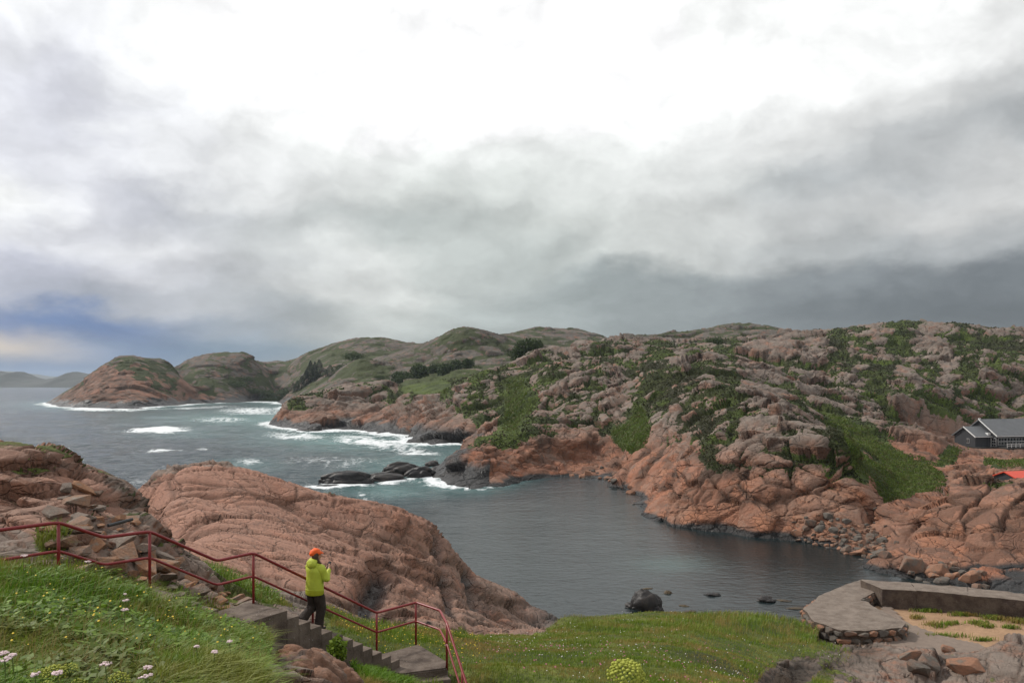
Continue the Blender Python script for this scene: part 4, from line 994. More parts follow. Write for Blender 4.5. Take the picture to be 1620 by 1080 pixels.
M_red = simple_mat('red_railing_paint', (0.215, 0.014, 0.014), 0.38, 0.22, 9.0, 0.08, 0.004, 0.5)
rail = empty('red_pipe_railing', (-5.15, 16.0, H - 4.39)); tag(rail, 'dark red tubular steel railing zigzagging down beside the stairs', 'railing')
ro_ = Vector(rail.location)
RPTS = [(-9.4, 10.1, 2.255)] + RAIL + [(-1.72, 19.2, 5.44), (-1.48, 18.25, 5.46)]
for t in (0.5, 1.2, 2.0, 2.8): RPTS.append((-1.48 + S2.x * t, 18.25 + S2.y * t, 5.46 + 0.57 * t))
def bend(pts, r=0.10):
    P = [Vector(p) for p in pts]; out = [P[0]]
    for i in range(1, len(P) - 1):
        a = (P[i - 1] - P[i]).normalized(); b = (P[i + 1] - P[i]).normalized()
        p0, p2 = P[i] + a * r, P[i] + b * r
        for t in (0, 0.25, 0.5, 0.75, 1.0): out.append(p0 * (1 - t) ** 2 + P[i] * 2 * t * (1 - t) + p2 * t * t)
    out.append(P[-1]); return out
top = [Vector((x, y, H - d)) - ro_ for x, y, d in RPTS]
link('handrail', tube_mesh(bend(top), 0.029, 10), M_red, rail, True)
link('middle_rail', tube_mesh([p - Vector((0, 0, 0.46)) for p in bend(top)], 0.024, 10), M_red, rail, True)
posts = [RAIL[1], RAIL[3], RAIL[5], None, RAIL[6], RAIL[7], (-1.48, 18.25, 5.46), (-1.48 + S2.x * 1.2, 18.25 + S2.y * 1.2, 6.144), (-1.48 + S2.x * 2.6, 18.25 + S2.y * 2.6, 6.94)]
t_ = 1.57; posts[3] = (-5.15 + STAIR_S.x * t_, 16 + STAIR_S.y * t_, 3.39 + 0.573 * t_)
for x, y, d in posts:
    p = Vector((x, y, H - d)) - ro_
    link('post', tube_mesh([p + Vector((0, 0, -0.01)), p - Vector((0, 0, 0.5)), p - Vector((0, 0, 1.06))], 0.026, 10), M_red, rail, True)

# ---------------------------------------------------------------- quay
def quay_pts(rows, z): return [WZ(a, b, z)[:2] for a, b in rows]
M_qstone = stone_material('quay_edge_stone', (0.30, 0.15, 0.085), (0.19, 0.14, 0.11), (0.12, 0.10, 0.085), 2.0)
def quaywall_mat():
    m, n = new_mat('old_quay_masonry'); P = n.node('ShaderNodeNewGeometry').outputs['Position']
    z = n.sep(n.node('ShaderNodeNewGeometry').outputs['Normal'])[2]
    f = n.noise(P, 1.4, 6.0, 0.7); g = n.noise(P, 9.0, 5.0, 0.7)
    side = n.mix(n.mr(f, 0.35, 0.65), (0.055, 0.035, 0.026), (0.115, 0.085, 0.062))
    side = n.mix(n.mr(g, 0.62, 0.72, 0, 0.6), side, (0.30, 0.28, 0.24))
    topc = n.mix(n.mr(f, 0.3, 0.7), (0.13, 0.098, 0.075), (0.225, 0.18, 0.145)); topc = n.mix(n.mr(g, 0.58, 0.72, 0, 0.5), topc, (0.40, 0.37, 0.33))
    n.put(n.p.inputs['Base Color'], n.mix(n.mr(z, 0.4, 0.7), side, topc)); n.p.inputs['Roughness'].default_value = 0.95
    bump(n, n.m('ADD', f, g), 0.8, 0.08); return m
M_quay = quaywall_mat()
qw = empty('quay_wall', WZ(1500, 935, 1.9)); tag(qw, 'long thick stained quay wall with pale flat top beside the sand yard', 'quay wall'); qo = Vector(qw.location)
def slab(name, outline, z0, z1, mat, parent, origin, cuts=0, amp=0.0, seed=1):
    bm = bmesh.new(); prism(bm, outline, z0, z1)
    bmesh.ops.triangulate(bm, faces=[f for f in bm.faces if len(f.verts) > 4])
    if cuts: bmesh.ops.subdivide_edges(bm, edges=bm.edges[:], cuts=cuts, use_grid_fill=True)
    if amp:
        co = np.array([v.co for v in bm.verts]); dd = np.stack([fbm(co / 0.9, 3, seed + k) for k in range(3)], -1) * amp
        for v, q in zip(bm.verts, dd): v.co += Vector(q)
    for v in bm.verts: v.co -= origin
    return link(name, bm_mesh(name, bm), mat, parent)
ZW = 3.45
outer = quay_pts([(1362, 917), (1440, 921), (1530, 929), (1620, 938), (1760, 952)], ZW); inner = quay_pts([(1396, 931), (1450, 934), (1530, 941), (1620, 950), (1760, 965)], ZW)
for k in range(4):
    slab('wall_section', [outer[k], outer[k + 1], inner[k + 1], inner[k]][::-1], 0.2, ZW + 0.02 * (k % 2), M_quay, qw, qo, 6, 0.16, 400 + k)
# raised stone platform at the quay's corner
pf = empty('quay_platform', WZ(1345, 970, 1.5)); tag(pf, 'raised stone edged quay platform with a cement top by the water', 'quay platform'); po = Vector(pf.location)
ZP = 2.95
PL = [(1270, 962), (1300, 940), (1338, 924), (1364, 916), (1396, 930), (1376, 940), (1362, 948), (1385, 960), (1412, 975), (1432, 984), (1428, 992), (1370, 997), (1330, 996), (1288, 982)]
plat = quay_pts(PL, ZP)
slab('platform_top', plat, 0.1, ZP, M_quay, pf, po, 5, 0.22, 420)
cen = Vector((sum(p[0] for p in plat) / len(plat), sum(p[1] for p in plat) / len(plat), 0))
for k in range(len(plat)):
    a = Vector((*plat[k], 0)); b = Vector((*plat[(k + 1) % len(plat)], 0)); L_ = (b - a).length; nst = max(2, int(L_ / 0.55))
    for lev in range(3):
        for i in range(nst):
            p = a.lerp(b, (i + 0.5 * (lev % 2) + 0.25) / nst); s = L_ / nst * random.uniform(0.85, 1.2)
            o = bpy.data.objects.new('edge_stone', random.choice(BOULDERS)); C.objects.link(o); o.parent = pf
            o.location = Vector((p.x, p.y, ZP - 0.24 - lev * 0.42 + random.uniform(-0.03, 0.03))) - po; o.scale = (s * 1.05, 0.55, 0.55 * random.uniform(0.85, 1.1))
            o.rotation_euler = (random.uniform(-.1, .1), random.uniform(-.1, .1), math.atan2(b.y - a.y, b.x - a.x) + random.uniform(-.15, .15))
# sand yard and cement apron
def ground_sheet(name, rows, z, mat, amp, seed):
    pts = quay_pts(rows, z); xs = [p[0] for p in pts]; ys = [p[1] for p in pts]
    gx, gy = np.meshgrid(np.arange(min(xs), max(xs), 0.22), np.arange(min(ys), max(ys), 0.22), indexing='ij')
    ins = in_poly(gx, gy, pts); co = np.stack([gx, gy, np.full_like(gx, z)], -1)
    co[..., 2] += (fbm(co.reshape(-1, 3) / 0.8, 4, seed) * amp).reshape(gx.shape)
    idx = np.arange(gx.size).reshape(gx.shape)
    Q = np.stack([idx[:-1, :-1], idx[1:, :-1], idx[1:, 1:], idx[:-1, 1:]], -1)[ins[:-1, :-1]].reshape(-1, 4)
    used = np.zeros(gx.size, bool); used[Q.ravel()] = True
    me = mesh_np(name, co.reshape(-1, 3)[used], (np.cumsum(used) - 1)[Q]); o = link(name, me, mat, smooth=True); tag(o, kind='structure'); return o
M_sand = simple_mat('trodden_sand', (0.34, 0.215, 0.13), 0.95, 0.35, 2.2, 0.9, 0.08, 0.15)
ground_sheet('sand_yard', [(1385, 958), (1410, 950), (1800, 985), (1900, 1060), (1560, 1060), (1400, 1060), (1330, 1040)], 2.10, M_sand, 0.20, 440)
M_apron = simple_mat('cement_apron', (0.20, 0.155, 0.125), 0.92, 0.35, 3.0, 0.6, 0.02, 0.2)
ground_sheet('cement_apron', [(1400, 952), (1432, 984), (1450, 992), (1500, 1008), (1560, 1022), (1580, 1040), (1440, 1060), (1370, 1050), (1340, 1030), (1400, 1010), (1380, 985)], 2.22, M_apron, 0.05, 441)
# loose slabs on the outcrop before the yard
for (x_, y_, s, k, lb) in ((1435, 1040, 1.3, 0, 'round topped dark slab perched on the outcrop before the quay yard'), (1470, 1052, 1.5, 1, 'tilted brown slab wedged among the rocks at bottom right'), (1500, 1046, 1.1, 2, 'small grey slab between two larger ones at bottom right'),
                           (1525, 1058, 1.8, 3, 'large dark broken block in the cleft at bottom right'), (1450, 1068, 1.5, 4, 'flat fallen slab low in the cleft at bottom right'), (1550, 1040, 1.2, 5, 'upright reddish slab at the edge of the pink outcrop'), (1495, 1027, 0.9, 6, 'thin slab lying by the edge of the cement apron')):
    p = scatter_pixels([(x_ - 6, y_ - 6), (x_ + 6, y_ - 6), (x_ + 6, y_ + 6), (x_ - 6, y_ + 6)], 1, near, 34, 47, k)
    if not len(p): continue
    o = bpy.data.objects.new('rock_slab', BOULDERS[k]); C.objects.link(o); o.location = Vector(p[0]) + Vector((0, 0, 0.12)); o.scale = (s, s * 0.8, s * 0.7); o.rotation_euler = (random.uniform(-.5, .5), random.uniform(-.4, .4), k); tag(o, lb, 'rock slab', 'slabs on the outcrop')

# ---------------------------------------------------------------- house
M_wall = simple_mat('dark_grey_boards', (0.034, 0.036, 0.040), 0.7, 0.25, 1.2, 0.15, 0.02)
M_roof = simple_mat('grey_slate_roof', (0.135, 0.14, 0.145), 0.7, 0.3, 0.9, 0.4, 0.03)
M_white = simple_mat('white_paint', (0.72, 0.72, 0.70), 0.5, 0.06, 2.0, 0.05, 0.005)
M_glass = simple_mat('dark_window_glass', (0.012, 0.013, 0.014), 0.08, 0.1, 1.0, 0.0, 0.001, 0.6)
M_found = simple_mat('black_foundation', (0.03, 0.027, 0.024), 0.9, 0.3, 1.0, 0.3, 0.03)
hx, hy = (1543 - CX) / F * 192, 192.0
house = empty('grey_house', (hx, hy, 2.6), math.radians(14)); tag(house, 'dark grey wooden house with slate roof and white glazed veranda', 'house')
# local axes: x along the ridge to the right, y away
def hpart(name, fn, mat, parent=house):
    bm = bmesh.new(); fn(bm); return link(name, bm_mesh(name, bm), mat, parent)
def gable(bm, x0, x1, y0, y1, z0, ze, zr):
    ym = (y0 + y1) / 2
    sec = [(y0, z0), (y1, z0), (y1, ze), (ym, zr), (y0, ze)]
    a = [bm.verts.new((x0, y, z)) for y, z in sec]; b = [bm.verts.new((x1, y, z)) for y, z in sec]
    bm.faces.new(a[::-1]); bm.faces.new(b)
    for i in range(5): bm.faces.new((a[i], a[(i + 1) % 5], b[(i + 1) % 5], b[i]))
def roof_plane(bm, x0, x1, ya, za, yb, zb, th=0.16):
    sec = [(ya, za), (yb, zb), (yb, zb + th), (ya, za + th)]
    a = [bm.verts.new((x0, y, z)) for y, z in sec]; b = [bm.verts.new((x1, y, z)) for y, z in sec]
    bm.faces.new(a); bm.faces.new(b[::-1])
    for i in range(4): bm.faces.new((a[i], b[i], b[(i + 1) % 4], a[(i + 1) % 4]))
hpart('wing_wall', lambda bm: gable(bm, 0, 5.2, 0, 6.4, 0, 2.6, 4.6), M_wall)
hpart('main_wall', lambda bm: gable(bm, 4.6, 24, -1.6, 8.2, 0, 2.9, 6.3), M_wall)
def pitch(x0, x1, y0, y1, ze, zr, ov, name):
    ym = (y0 + y1) / 2; sl = (zr - ze) / (ym - y0)
    r1 = hpart(name, lambda bm: roof_plane(bm, x0, x1, y0 - ov, ze - ov * sl + 0.03, ym, zr + 0.03), M_roof)
    hpart(name, lambda bm: roof_plane(bm, x0, x1, y1 + ov, ze - ov * sl + 0.03, ym + 0.003, zr + 0.034), M_roof)
    return r1
pitch(-0.4, 4.95, 0, 6.4, 2.6, 4.6, 0.45, 'wing_roof'); r_main = pitch(4.2, 24.4, -1.6, 8.2, 2.9, 6.3, 0.5, 'main_roof')
# pale barge boards and gutters
def barge(x, y0, y1, ze, zr, ov):
    ym = (y0 + y1) / 2; sl = (zr - ze) / (ym - y0)
    for sgn, ya in ((1, y0 - ov), (-1, y1 + ov)):
        hpart('barge_board', lambda bm: roof_plane(bm, x - 0.06, x + 0.02, ya, ze - ov * sl - 0.05, ym + 0.004 * sgn, zr - 0.05, 0.27), M_white if sgn > 0 else M_roof)
barge(-0.42, 0, 6.4, 2.6, 4.6, 0.45); barge(4.18, -1.6, 8.2, 2.9, 6.3, 0.5)
hpart('gutter', lambda bm: box(bm, (2.2, -0.52, 2.42), (5.4, 0.12, 0.12)), M_white); hpart('gutter', lambda bm: box(bm, (14.2, -2.18, 2.58), (20.4, 0.12, 0.14)), M_white)
def window(cx, cy, cz, w, h, axis, nx, ny):
    fr = hpart('window', lambda bm: box(bm, (cx, cy, cz), (0.10, w, h) if axis == 'x' else (w, 0.10, h)), M_white)
    for i in range(nx):
        for j in range(ny):
            u = -w / 2 + w * (i + 0.5) / nx; v = -h / 2 + h * (j + 0.5) / ny; a, b = w / nx - 0.09, h / ny - 0.09
            hpart('pane', lambda bm: box(bm, (cx - 0.03, cy + u, cz + v), (0.10, a, b)) if axis == 'x' else box(bm, (cx + u, cy - 0.03, cz + v), (a, 0.10, b)), M_glass, fr)
window(-0.02, 2.2, 1.35, 0.8, 1.1, 'x', 2, 1)
hpart('door', lambda bm: box(bm, (3.9, -0.03, 1.05), (0.95, 0.10, 2.1)), M_wall); hpart('door_frame', lambda bm: box(bm, (4.46, -0.05, 1.05), (0.12, 0.12, 2.1)), M_white)
window(4.58, -0.85, 1.1, 1.2, 2.0, 'x', 2, 3)
for k in range(7): window(6.2 + k * 2.62, -1.62, 1.35, 2.5, 1.7, 'y', 3, 2)
hpart('roof_hatch', lambda bm: box(bm, (4.0, 0.35, 3.05), (0.9, 0.8, 0.55)), M_white)
hpart('ridge_cap', lambda bm: box(bm, (4.4, 3.3, 6.55), (0.5, 0.35, 0.3)), M_white)
hpart('chimney', lambda bm: box(bm, (10.5, 3.4, 6.8), (0.25, 0.25, 1.2)), M_found)
hpart('terrace', lambda bm: box(bm, (14.5, -3.2, -0.35), (20, 3.0, 0.9)), M_found)
rl = hpart('terrace_railing', lambda bm: [box(bm, (14.5, -4.6, z), (20, 0.07, 0.08)) for z in (0.55, 1.0)], M_white)
for k in range(17): hpart('baluster', lambda bm: box(bm, (4.6 + k * 1.24, -4.6, 0.53), (0.07, 0.06, 1.0)), M_white, rl)
hpart('foundation', lambda bm: box(bm, (12, 3.3, -0.6), (24.6, 10.4, 1.2)), M_found)

# red roofed hut behind the big outcrop
hut = empty('red_roofed_hut', (G(1606, 112, 0)[0], 112.0, 2.4), math.radians(18)); tag(hut, 'low hut with bright red roof at the right edge behind the outcrop', 'hut')
M_redroof = simple_mat('bright_red_roof', (0.62, 0.065, 0.030), 0.5, 0.15, 1.5, 0.1, 0.01)
zb = H - (758 - HY) / F * 112 - 2.4
hpart('hut_wall', lambda bm: gable(bm, 0.25, 7, 0, 3.6, 0, zb, zb + 0.75), M_wall, hut)
hpart('hut_roof', lambda bm: roof_plane(bm, 0, 7.2, -0.3, zb - 0.02, 1.8, zb + 0.80, 0.12), M_redroof, hut); hpart('hut_roof', lambda bm: roof_plane(bm, 0, 7.2, 3.9, zb - 0.02, 1.803, zb + 0.804, 0.12), M_redroof, hut)
o = link('vent_pipe', tube_mesh([(0, 0, -0.3), (0, 0, 0.5), (0.02, 0, 1.1)], 0.10, 10), M_roof, None, True); pz = G(1592, 106, 0); o.location = (pz[0], pz[1], coast_z(pz[0], pz[1]) + 0.2); tag(o, 'short grey vent pipe standing on the outcrop beside the red roof', 'vent pipe')

# ---------------------------------------------------------------- person
def person():
    t = 1.42
    base = Vector((-5.15, 16.0, 0)) + STAIR_S * t + STAIR_R * 0.26
    zt = H - 3.39 - 1.0 - 0.1708 * (math.floor(t / 0.2982) + 1)
    e = empty('person', (base.x, base.y, zt), math.atan2(STAIR_S.y, STAIR_S.x) - math.pi / 2)
    tag(e, 'person in lime yellow jacket, dark trousers and orange cap walking down the stairs', 'person')
    # local frame: +y forward (down the stair), +x to the person's right, feet at z = 0
    M_jack = simple_mat('lime_jacket', (0.47, 0.53, 0.05), 0.6, 0.16, 14.0, 0.5, 0.02, obj=True); M_hem = simple_mat('olive_hem', (0.34, 0.36, 0.015), 0.6, 0.15, 14.0, 0.3, 0.01, obj=True)
    M_trou = simple_mat('dark_brown_trousers', (0.030, 0.020, 0.015), 0.85, 0.4, 16.0, 0.6, 0.02, obj=True); M_cap = simple_mat('orange_cap', (0.85, 0.115, 0.01), 0.6, 0.12, 20.0, 0.3, 0.01, obj=True)
    M_skin = simple_mat('skin', (0.52, 0.29, 0.20), 0.5, 0.08, 30.0, 0.05, 0.002, obj=True); M_hair = simple_mat('brown_hair', (0.075, 0.038, 0.02), 0.6, 0.4, 60.0, 0.6, 0.01, obj=True); M_shoe = simple_mat('black_shoe', (0.012, 0.012, 0.013), 0.45, 0.3, 20.0, 0.2, 0.004, obj=True)
    hipR, hipL = Vector((0.085, -0.02, 0.86)), Vector((-0.085, -0.04, 0.87))
    kneeR, ankR = Vector((0.09, 0.05, 0.46)), Vector((0.09, 0.0, 0.09))
    kneeL, ankL = Vector((-0.09, -0.02, 0.50)), Vector((-0.10, -0.33, 0.27))
    shR, shL = Vector((0.17, -0.02, 1.33)), Vector((-0.17, -0.02, 1.33))
    elR, wrR = Vector((0.245, 0.06, 1.10)), Vector((0.13, 0.24, 1.25))
    elL, wrL = Vector((-0.235, 0.07, 1.08)), Vector((-0.02, 0.25, 1.22))
    # continuous body grown over a skeleton
    J = [((0, -0.03, 0.90), .115), ((0, -0.02, 1.10), .11), ((0, -0.02, 1.30), .115), ((0, 0.0, 1.42), .05), ((0, 0.02, 1.50), .062), ((0, 0.03, 1.585), .078), ((0, 0.02, 1.65), .06),
         (hipR, .075), (kneeR, .05), (ankR, .035), (ankR + Vector((0, .16, -.05)), .03), (hipL, .075), (kneeL, .05), (ankL, .035), (ankL + Vector((0, .13, -.11)), .03),
         (shR, .05), (elR, .038), (wrR, .026), (shL, .05), (elL, .038), (wrL, .026)]
    E = [(0, 1), (1, 2), (2, 3), (3, 4), (4, 5), (5, 6), (0, 7), (7, 8), (8, 9), (9, 10), (0, 11), (11, 12), (12, 13), (13, 14), (2, 15), (15, 16), (16, 17), (2, 18), (18, 19), (19, 20)]
    def hand(w, fwd, side):
        k0 = len(J); up = Vector((0, 0.2, 1)).normalized(); palm = w + fwd * 0.055
        J.append((palm, .026)); E.append((17 if side > 0 else 20, k0))
        for q, ln in ((-0.024, .055), (-0.008, .064), (0.008, .06), (0.024, .048)):
            a = len(J); J.append((palm + fwd * 0.03 + up * q, .0095)); J.append((palm + fwd * (0.03 + ln * .55) + up * q - Vector((side * ln * .25, 0, 0)), .009)); J.append((palm + fwd * (0.03 + ln * .6) + up * q - Vector((side * ln * .7, 0, 0)), .008))
            E.extend([(k0, a), (a, a + 1), (a + 1, a + 2)])
        a = len(J); J.append((palm + up * .034 - fwd * .01 - Vector((side * .012, 0, 0)), .011)); J.append((palm + up * .055 + fwd * .02 - Vector((side * .03, 0, 0)), .009)); E.extend([(k0, a), (a, a + 1)])
    hand(wrR, Vector((-0.35, 0.55, 0.6)).normalized(), 1); hand(wrL, Vector((0.45, 0.5, 0.55)).normalized(), -1)
    me = bpy.data.meshes.new('body'); me.from_pydata([tuple(j[0]) for j in J], E, []); me.update()
    o = link('body', me, M_skin, e); sk = o.modifiers.new('skin', 'SKIN')
    for i, j in enumerate(J): me.skin_vertices[0].data[i].radius = (j[1], j[1])
    me.skin_vertices[0].data[0].use_root = True
    sb = o.modifiers.new('sub', 'SUBSURF'); sb.levels = 1; sb.render_levels = 2
    def loft(name, pts, rad, mat, flat=(1, 0, 0), seg=20, parent=e, folds=0.0, per=5):
        n0 = len(pts); sp = smooth_path(pts, per); rr = []
        for i in range(len(sp)):
            f = i / per; a = min(int(f), n0 - 1); b = min(a + 1, n0 - 1); t2 = f - a
            ra, rb = rad[a], rad[b]; rr.append(tuple(ra[k] * (1 - t2) + rb[k] * t2 for k in (0, 1)))
        me = tube_mesh(sp, rr, seg, True, name, flat)
        if folds:
            co = np.zeros(len(me.vertices) * 3, np.float32); me.vertices.foreach_get('co', co); co = co.reshape(-1, 3)
            co += np.stack([fbm(co * np.array([9, 9, 6.0]) + 5 * k, 3, 500 + k) for k in range(3)], -1) * folds
            me.vertices.foreach_set('co', co.ravel()); me.update()
        return link(name, me, mat, parent, True)
    V3 = Vector
    loft('trouser_leg', [V3((0.06, -0.03, 0.94)), hipR, (hipR + kneeR) / 2, kneeR, (kneeR + ankR) / 2, ankR + V3((0, -0.01, -0.03))], [(.11, .13), (.115, .135), (.105, .12), (.098, .105), (.095, .10), (.095, .10)], M_trou, folds=0.05)
    loft('trouser_leg', [V3((-0.06, -0.04, 0.94)), hipL, (hipL + kneeL) / 2, kneeL, (kneeL + ankL) / 2, ankL + V3((0, -0.005, 0.0))], [(.11, .13), (.115, .135), (.105, .12), (.098, .105), (.092, .098), (.092, .096)], M_trou, folds=0.05)
    for ank, f, nm in ((ankR, V3((0, 1, 0)), 'shoe'), (ankL, V3((0, 0.70, -0.71)), 'shoe')):
        dn = V3((0, -f.z if f.z else 0, -1)) if not f.z else V3((0, -0.71, -0.70))
        loft(nm, [ank + dn * .05 - f * .08, ank + dn * .045 - f * .03, ank + dn * .05 + f * .07, ank + dn * .06 + f * .17], [(.036, .04), (.045, .052), (.047, .042), (.034, .025)], M_shoe, seg=14)
    jk = loft('jacket', [(0, -0.04, 0.80), (0, -0.03, 0.95), (0, -0.03, 1.12), (0, -0.03, 1.28), (0, -0.015, 1.38), (0, 0.0, 1.43)], [(.215, .155), (.215, .16), (.21, .155), (.215, .15), (.165, .115), (.085, .08)], M_jack, folds=0.05)
    loft('hem', [(0, -0.04, 0.775), (0, -0.04, 0.80), (0, -0.035, 0.88)], [(.214, .158), (.221, .163), (.222, .166)], M_hem, parent=jk, folds=0.02)
    for sh_, el_, wr_ in ((shR, elR, wrR), (shL, elL, wrL)):
        loft('sleeve', [sh_ + V3((-sh_.x * 0.35, 0, 0.0)), sh_, (sh_ + el_) / 2, el_, (el_ + wr_) / 2, wr_], [(.08, .08), (.085, .085), (.076, .076), (.072, .072), (.06, .06), (.05, .05)], M_jack, seg=16, parent=jk, folds=0.05)
    loft('hood', [(0, -0.085, 1.34), (0, -0.12, 1.40), (0, -0.085, 1.47), (0, -0.03, 1.49)], [(.12, .05), (.135, .075), (.115, .07), (.08, .05)], M_jack, seg=18, parent=jk, folds=0.06)
    # head: the face, turned a little to the right
    hd = link('head', bm_mesh('head', head_bm()), M_skin, o, True); hd.location = (0.0, 0.025, 1.575); hd.rotation_euler = (0.18, 0, -0.5)
    hr = loft('hair', [(0.02, -0.02, 1.63), (0.03, -0.05, 1.56), (0.06, -0.02, 1.47), (0.09, 0.04, 1.37), (0.10, 0.06, 1.30)], [(.07, .075), (.075, .06), (.06, .04), (.04, .025), (.02, .012)], M_hair, seg=14, folds=0.05)
    bm = bmesh.new(); bmesh.ops.create_uvsphere(bm, u_segments=24, v_segments=14, radius=1.0)
    for v in bm.verts:
        z = v.co.z; v.co = Vector((v.co.x * 0.112, v.co.y * 0.130, z * 0.118 if z > 0 else z * 0.06)); v.co += Vector((0, -0.02 * (v.co.z > 0.02), 0))
    cp = bm_mesh('cap', bm); co = np.zeros(len(cp.vertices) * 3, np.float32); cp.vertices.foreach_get('co', co); co = co.reshape(-1, 3); co += (fbm(co * 16, 3, 520) * 0.035)[:, None] * co / 0.1; cp.vertices.foreach_set('co', co.ravel())
    c = link('cap', cp, M_cap, e, True); c.location = (0.0, 0.005, 1.625); c.rotation_euler = (0.20, 0, -0.5)
    br = loft('brim', [(0, 0.07, -0.01), (0, 0.11, -0.02), (0, 0.142, -0.032)], [(.085, .014), (.078, .012), (.05, .008)], M_cap, seg=14, parent=c)
    return e
def head_bm():
    bm = bmesh.new(); bmesh.ops.create_uvsphere(bm, u_segments=24, v_segments=18, radius=1.0)
    for v in bm.verts:
        x, y, z = v.co; w = 0.074 * (1 - 0.22 * max(0, -z)); v.co = Vector((x * w, y * 0.092 * (1 - 0.1 * max(0, -z)), z * 0.112))
        if y > 0.9 and abs(x) < 0.25 and -0.35 < z < 0.1: v.co.y += 0.018 * (1 - abs(x) * 3)
        if y > 0.75 and 0.25 < abs(x) < 0.55 and 0.0 < z < 0.25: v.co.y -= 0.008
    for s in (-1, 1):
        m = Matrix.Translation((s * 0.074, 0.0, 0.0)) @ Matrix.Diagonal((0.012, 0.022, 0.032, 1)); bmesh.ops.create_icosphere(bm, subdivisions=2, radius=1.0, matrix=m)
    m = Matrix.Translation((0, 0.082, -0.055)) @ Matrix.Diagonal((0.024, 0.010, 0.008, 1)); bmesh.ops.create_icosphere(bm, subdivisions=2, radius=1.0, matrix=m)
    return bm
person()
ph = link('phone', bm_mesh('phone', (lambda bm: (box(bm, (0, 0, 0), (0.075, 0.012, 0.15)), bm)[1])(bmesh.new())), simple_mat('black_plastic', (0.01, 0.01, 0.011), 0.3, 0.1, 5.0))
pe = bpy.data.objects['person']; ph.location = Matrix.Translation(pe.location) @ Matrix.Rotation(pe.rotation_euler.z, 4, 'Z') @ Vector((0.06, 0.31, 1.33)); ph.rotation_euler = (-0.5, 0, pe.rotation_euler.z); tag(ph, 'small dark phone held up in both hands of the walker', 'phone')

# ---------------------------------------------------------------- plants
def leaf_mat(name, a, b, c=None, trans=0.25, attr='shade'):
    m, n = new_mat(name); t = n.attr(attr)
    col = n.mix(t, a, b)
    if c: col = n.mix(n.mr(n.noise(n.node('ShaderNodeNewGeometry').outputs['Position'], 0.55, 6.0, 0.68), 0.44, 0.64), col, c)
    n.put(n.p.inputs['Base Color'], col); n.p.inputs['Roughness'].default_value = 0.6; n.p.inputs['Specular IOR Level'].default_value = 0.25
    tr = n.node('ShaderNodeBsdfTranslucent'); n.put(tr.inputs[0], col); mx = n.node('ShaderNodeMixShader'); mx.inputs[0].default_value = trans
    n.t.links.new(n.p.outputs[0], mx.inputs[1]); n.t.links.new(tr.outputs[0], mx.inputs[2]); n.t.links.new(mx.outputs[0], n.out.inputs[0])
    return m
M_grass = leaf_mat('meadow_grass', (0.045, 0.110, 0.006), (0.20, 0.34, 0.022), (0.20, 0.215, 0.035))
M_seed = leaf_mat('dry_grass_heads', (0.22, 0.17, 0.06), (0.40, 0.30, 0.12))
M_turf = leaf_mat('short_turf_grass', (0.075, 0.135, 0.010), (0.25, 0.34, 0.030), (0.30, 0.215, 0.065))

def land_points(land, n, weight, seed):
    """random surface points of a land grid, weighted"""
    r = np.random.default_rng(seed); w = weight[:-1, :-1].ravel().astype(float); cw = np.cumsum(w)
    k = np.searchsorted(cw, r.random(n) * cw[-1]); i, j = k // (land.nr - 1), k % (land.nr - 1)
    a, b = r.random(n)[:, None], r.random(n)[:, None]; P = land.P
    return P[i, j] * (1 - a) * (1 - b) + P[i + 1, j] * a * (1 - b) + P[i, j + 1] * (1 - a) * b + P[i + 1, j + 1] * a * b
def blades(name, pts, length, width, mat, bendk=0.55, seed=1, wind=(0.35, 0.1), label=None):
    r = np.random.default_rng(seed); n = len(pts); az = r.random(n) * 6.283
    dirv = np.stack([np.cos(az), np.sin(az), np.zeros(n)], -1) * (bendk * r.random(n))[:, None] + np.array([wind[0], wind[1], 0]) * r.random(n)[:, None]
    sa = r.random(n) * 6.283; side = np.stack([np.cos(sa), np.sin(sa), np.zeros(n)], -1) * (width / 2)[:, None]
    L_ = length[:, None]; up = np.array([0, 0, 1.0])
    b0 = pts - up * 0.03; m = pts + up * L_ * 0.55 + dirv * L_ * 0.28; t = pts + up * L_ * 0.92 * (1 - 0.3 * np.linalg.norm(dirv, axis=1, keepdims=True)) + dirv * L_ * 0.95
    V = np.stack([b0 - side, b0 + side, m + side * 0.8, m - side * 0.8, t], 1).reshape(-1, 3)
    o = np.arange(n)[:, None] * 5
    T = np.concatenate([o + np.array([0, 1, 2]), o + np.array([0, 2, 3]), o + np.array([3, 2, 4])], 0)
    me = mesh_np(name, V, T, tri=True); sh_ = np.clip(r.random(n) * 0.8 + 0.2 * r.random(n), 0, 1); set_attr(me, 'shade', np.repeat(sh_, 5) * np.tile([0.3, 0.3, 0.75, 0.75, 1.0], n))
    ob = link(name, me, mat); tag(ob, label, name.replace('_', ' '), kind='stuff'); ob.pop('category', None); return ob
Pn = near.P; pxn, pyn = pix(Pn.reshape(-1, 3)); pxn = pxn.reshape(shn); pyn = pyn.reshape(shn); dn = Pn[..., 1]
zone1 = (near_turf > 0.5) & (pxn < 440) & (pxn > -120) & (pyn < 1180)
p1 = land_points(near, 85000, zone1 * (1 + 1.3 * (pyn > 1015)), 1); k1 = rng.random(len(p1))
tall = 1 + 1.6 * np.clip(fbm(p1 / 0.9, 3, 601), -0.25, 0.4)
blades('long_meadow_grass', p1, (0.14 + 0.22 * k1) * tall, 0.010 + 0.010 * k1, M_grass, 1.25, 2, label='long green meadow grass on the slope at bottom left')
p1b = land_points(near, 9000, zone1, 3); k1b = rng.random(len(p1b))
blades('dry_grass_stems', p1b, 0.24 + 0.22 * k1b, np.full(len(p1b), 0.006), M_seed, 0.6, 4, label='thin dry brown grass stems among the long meadow grass')
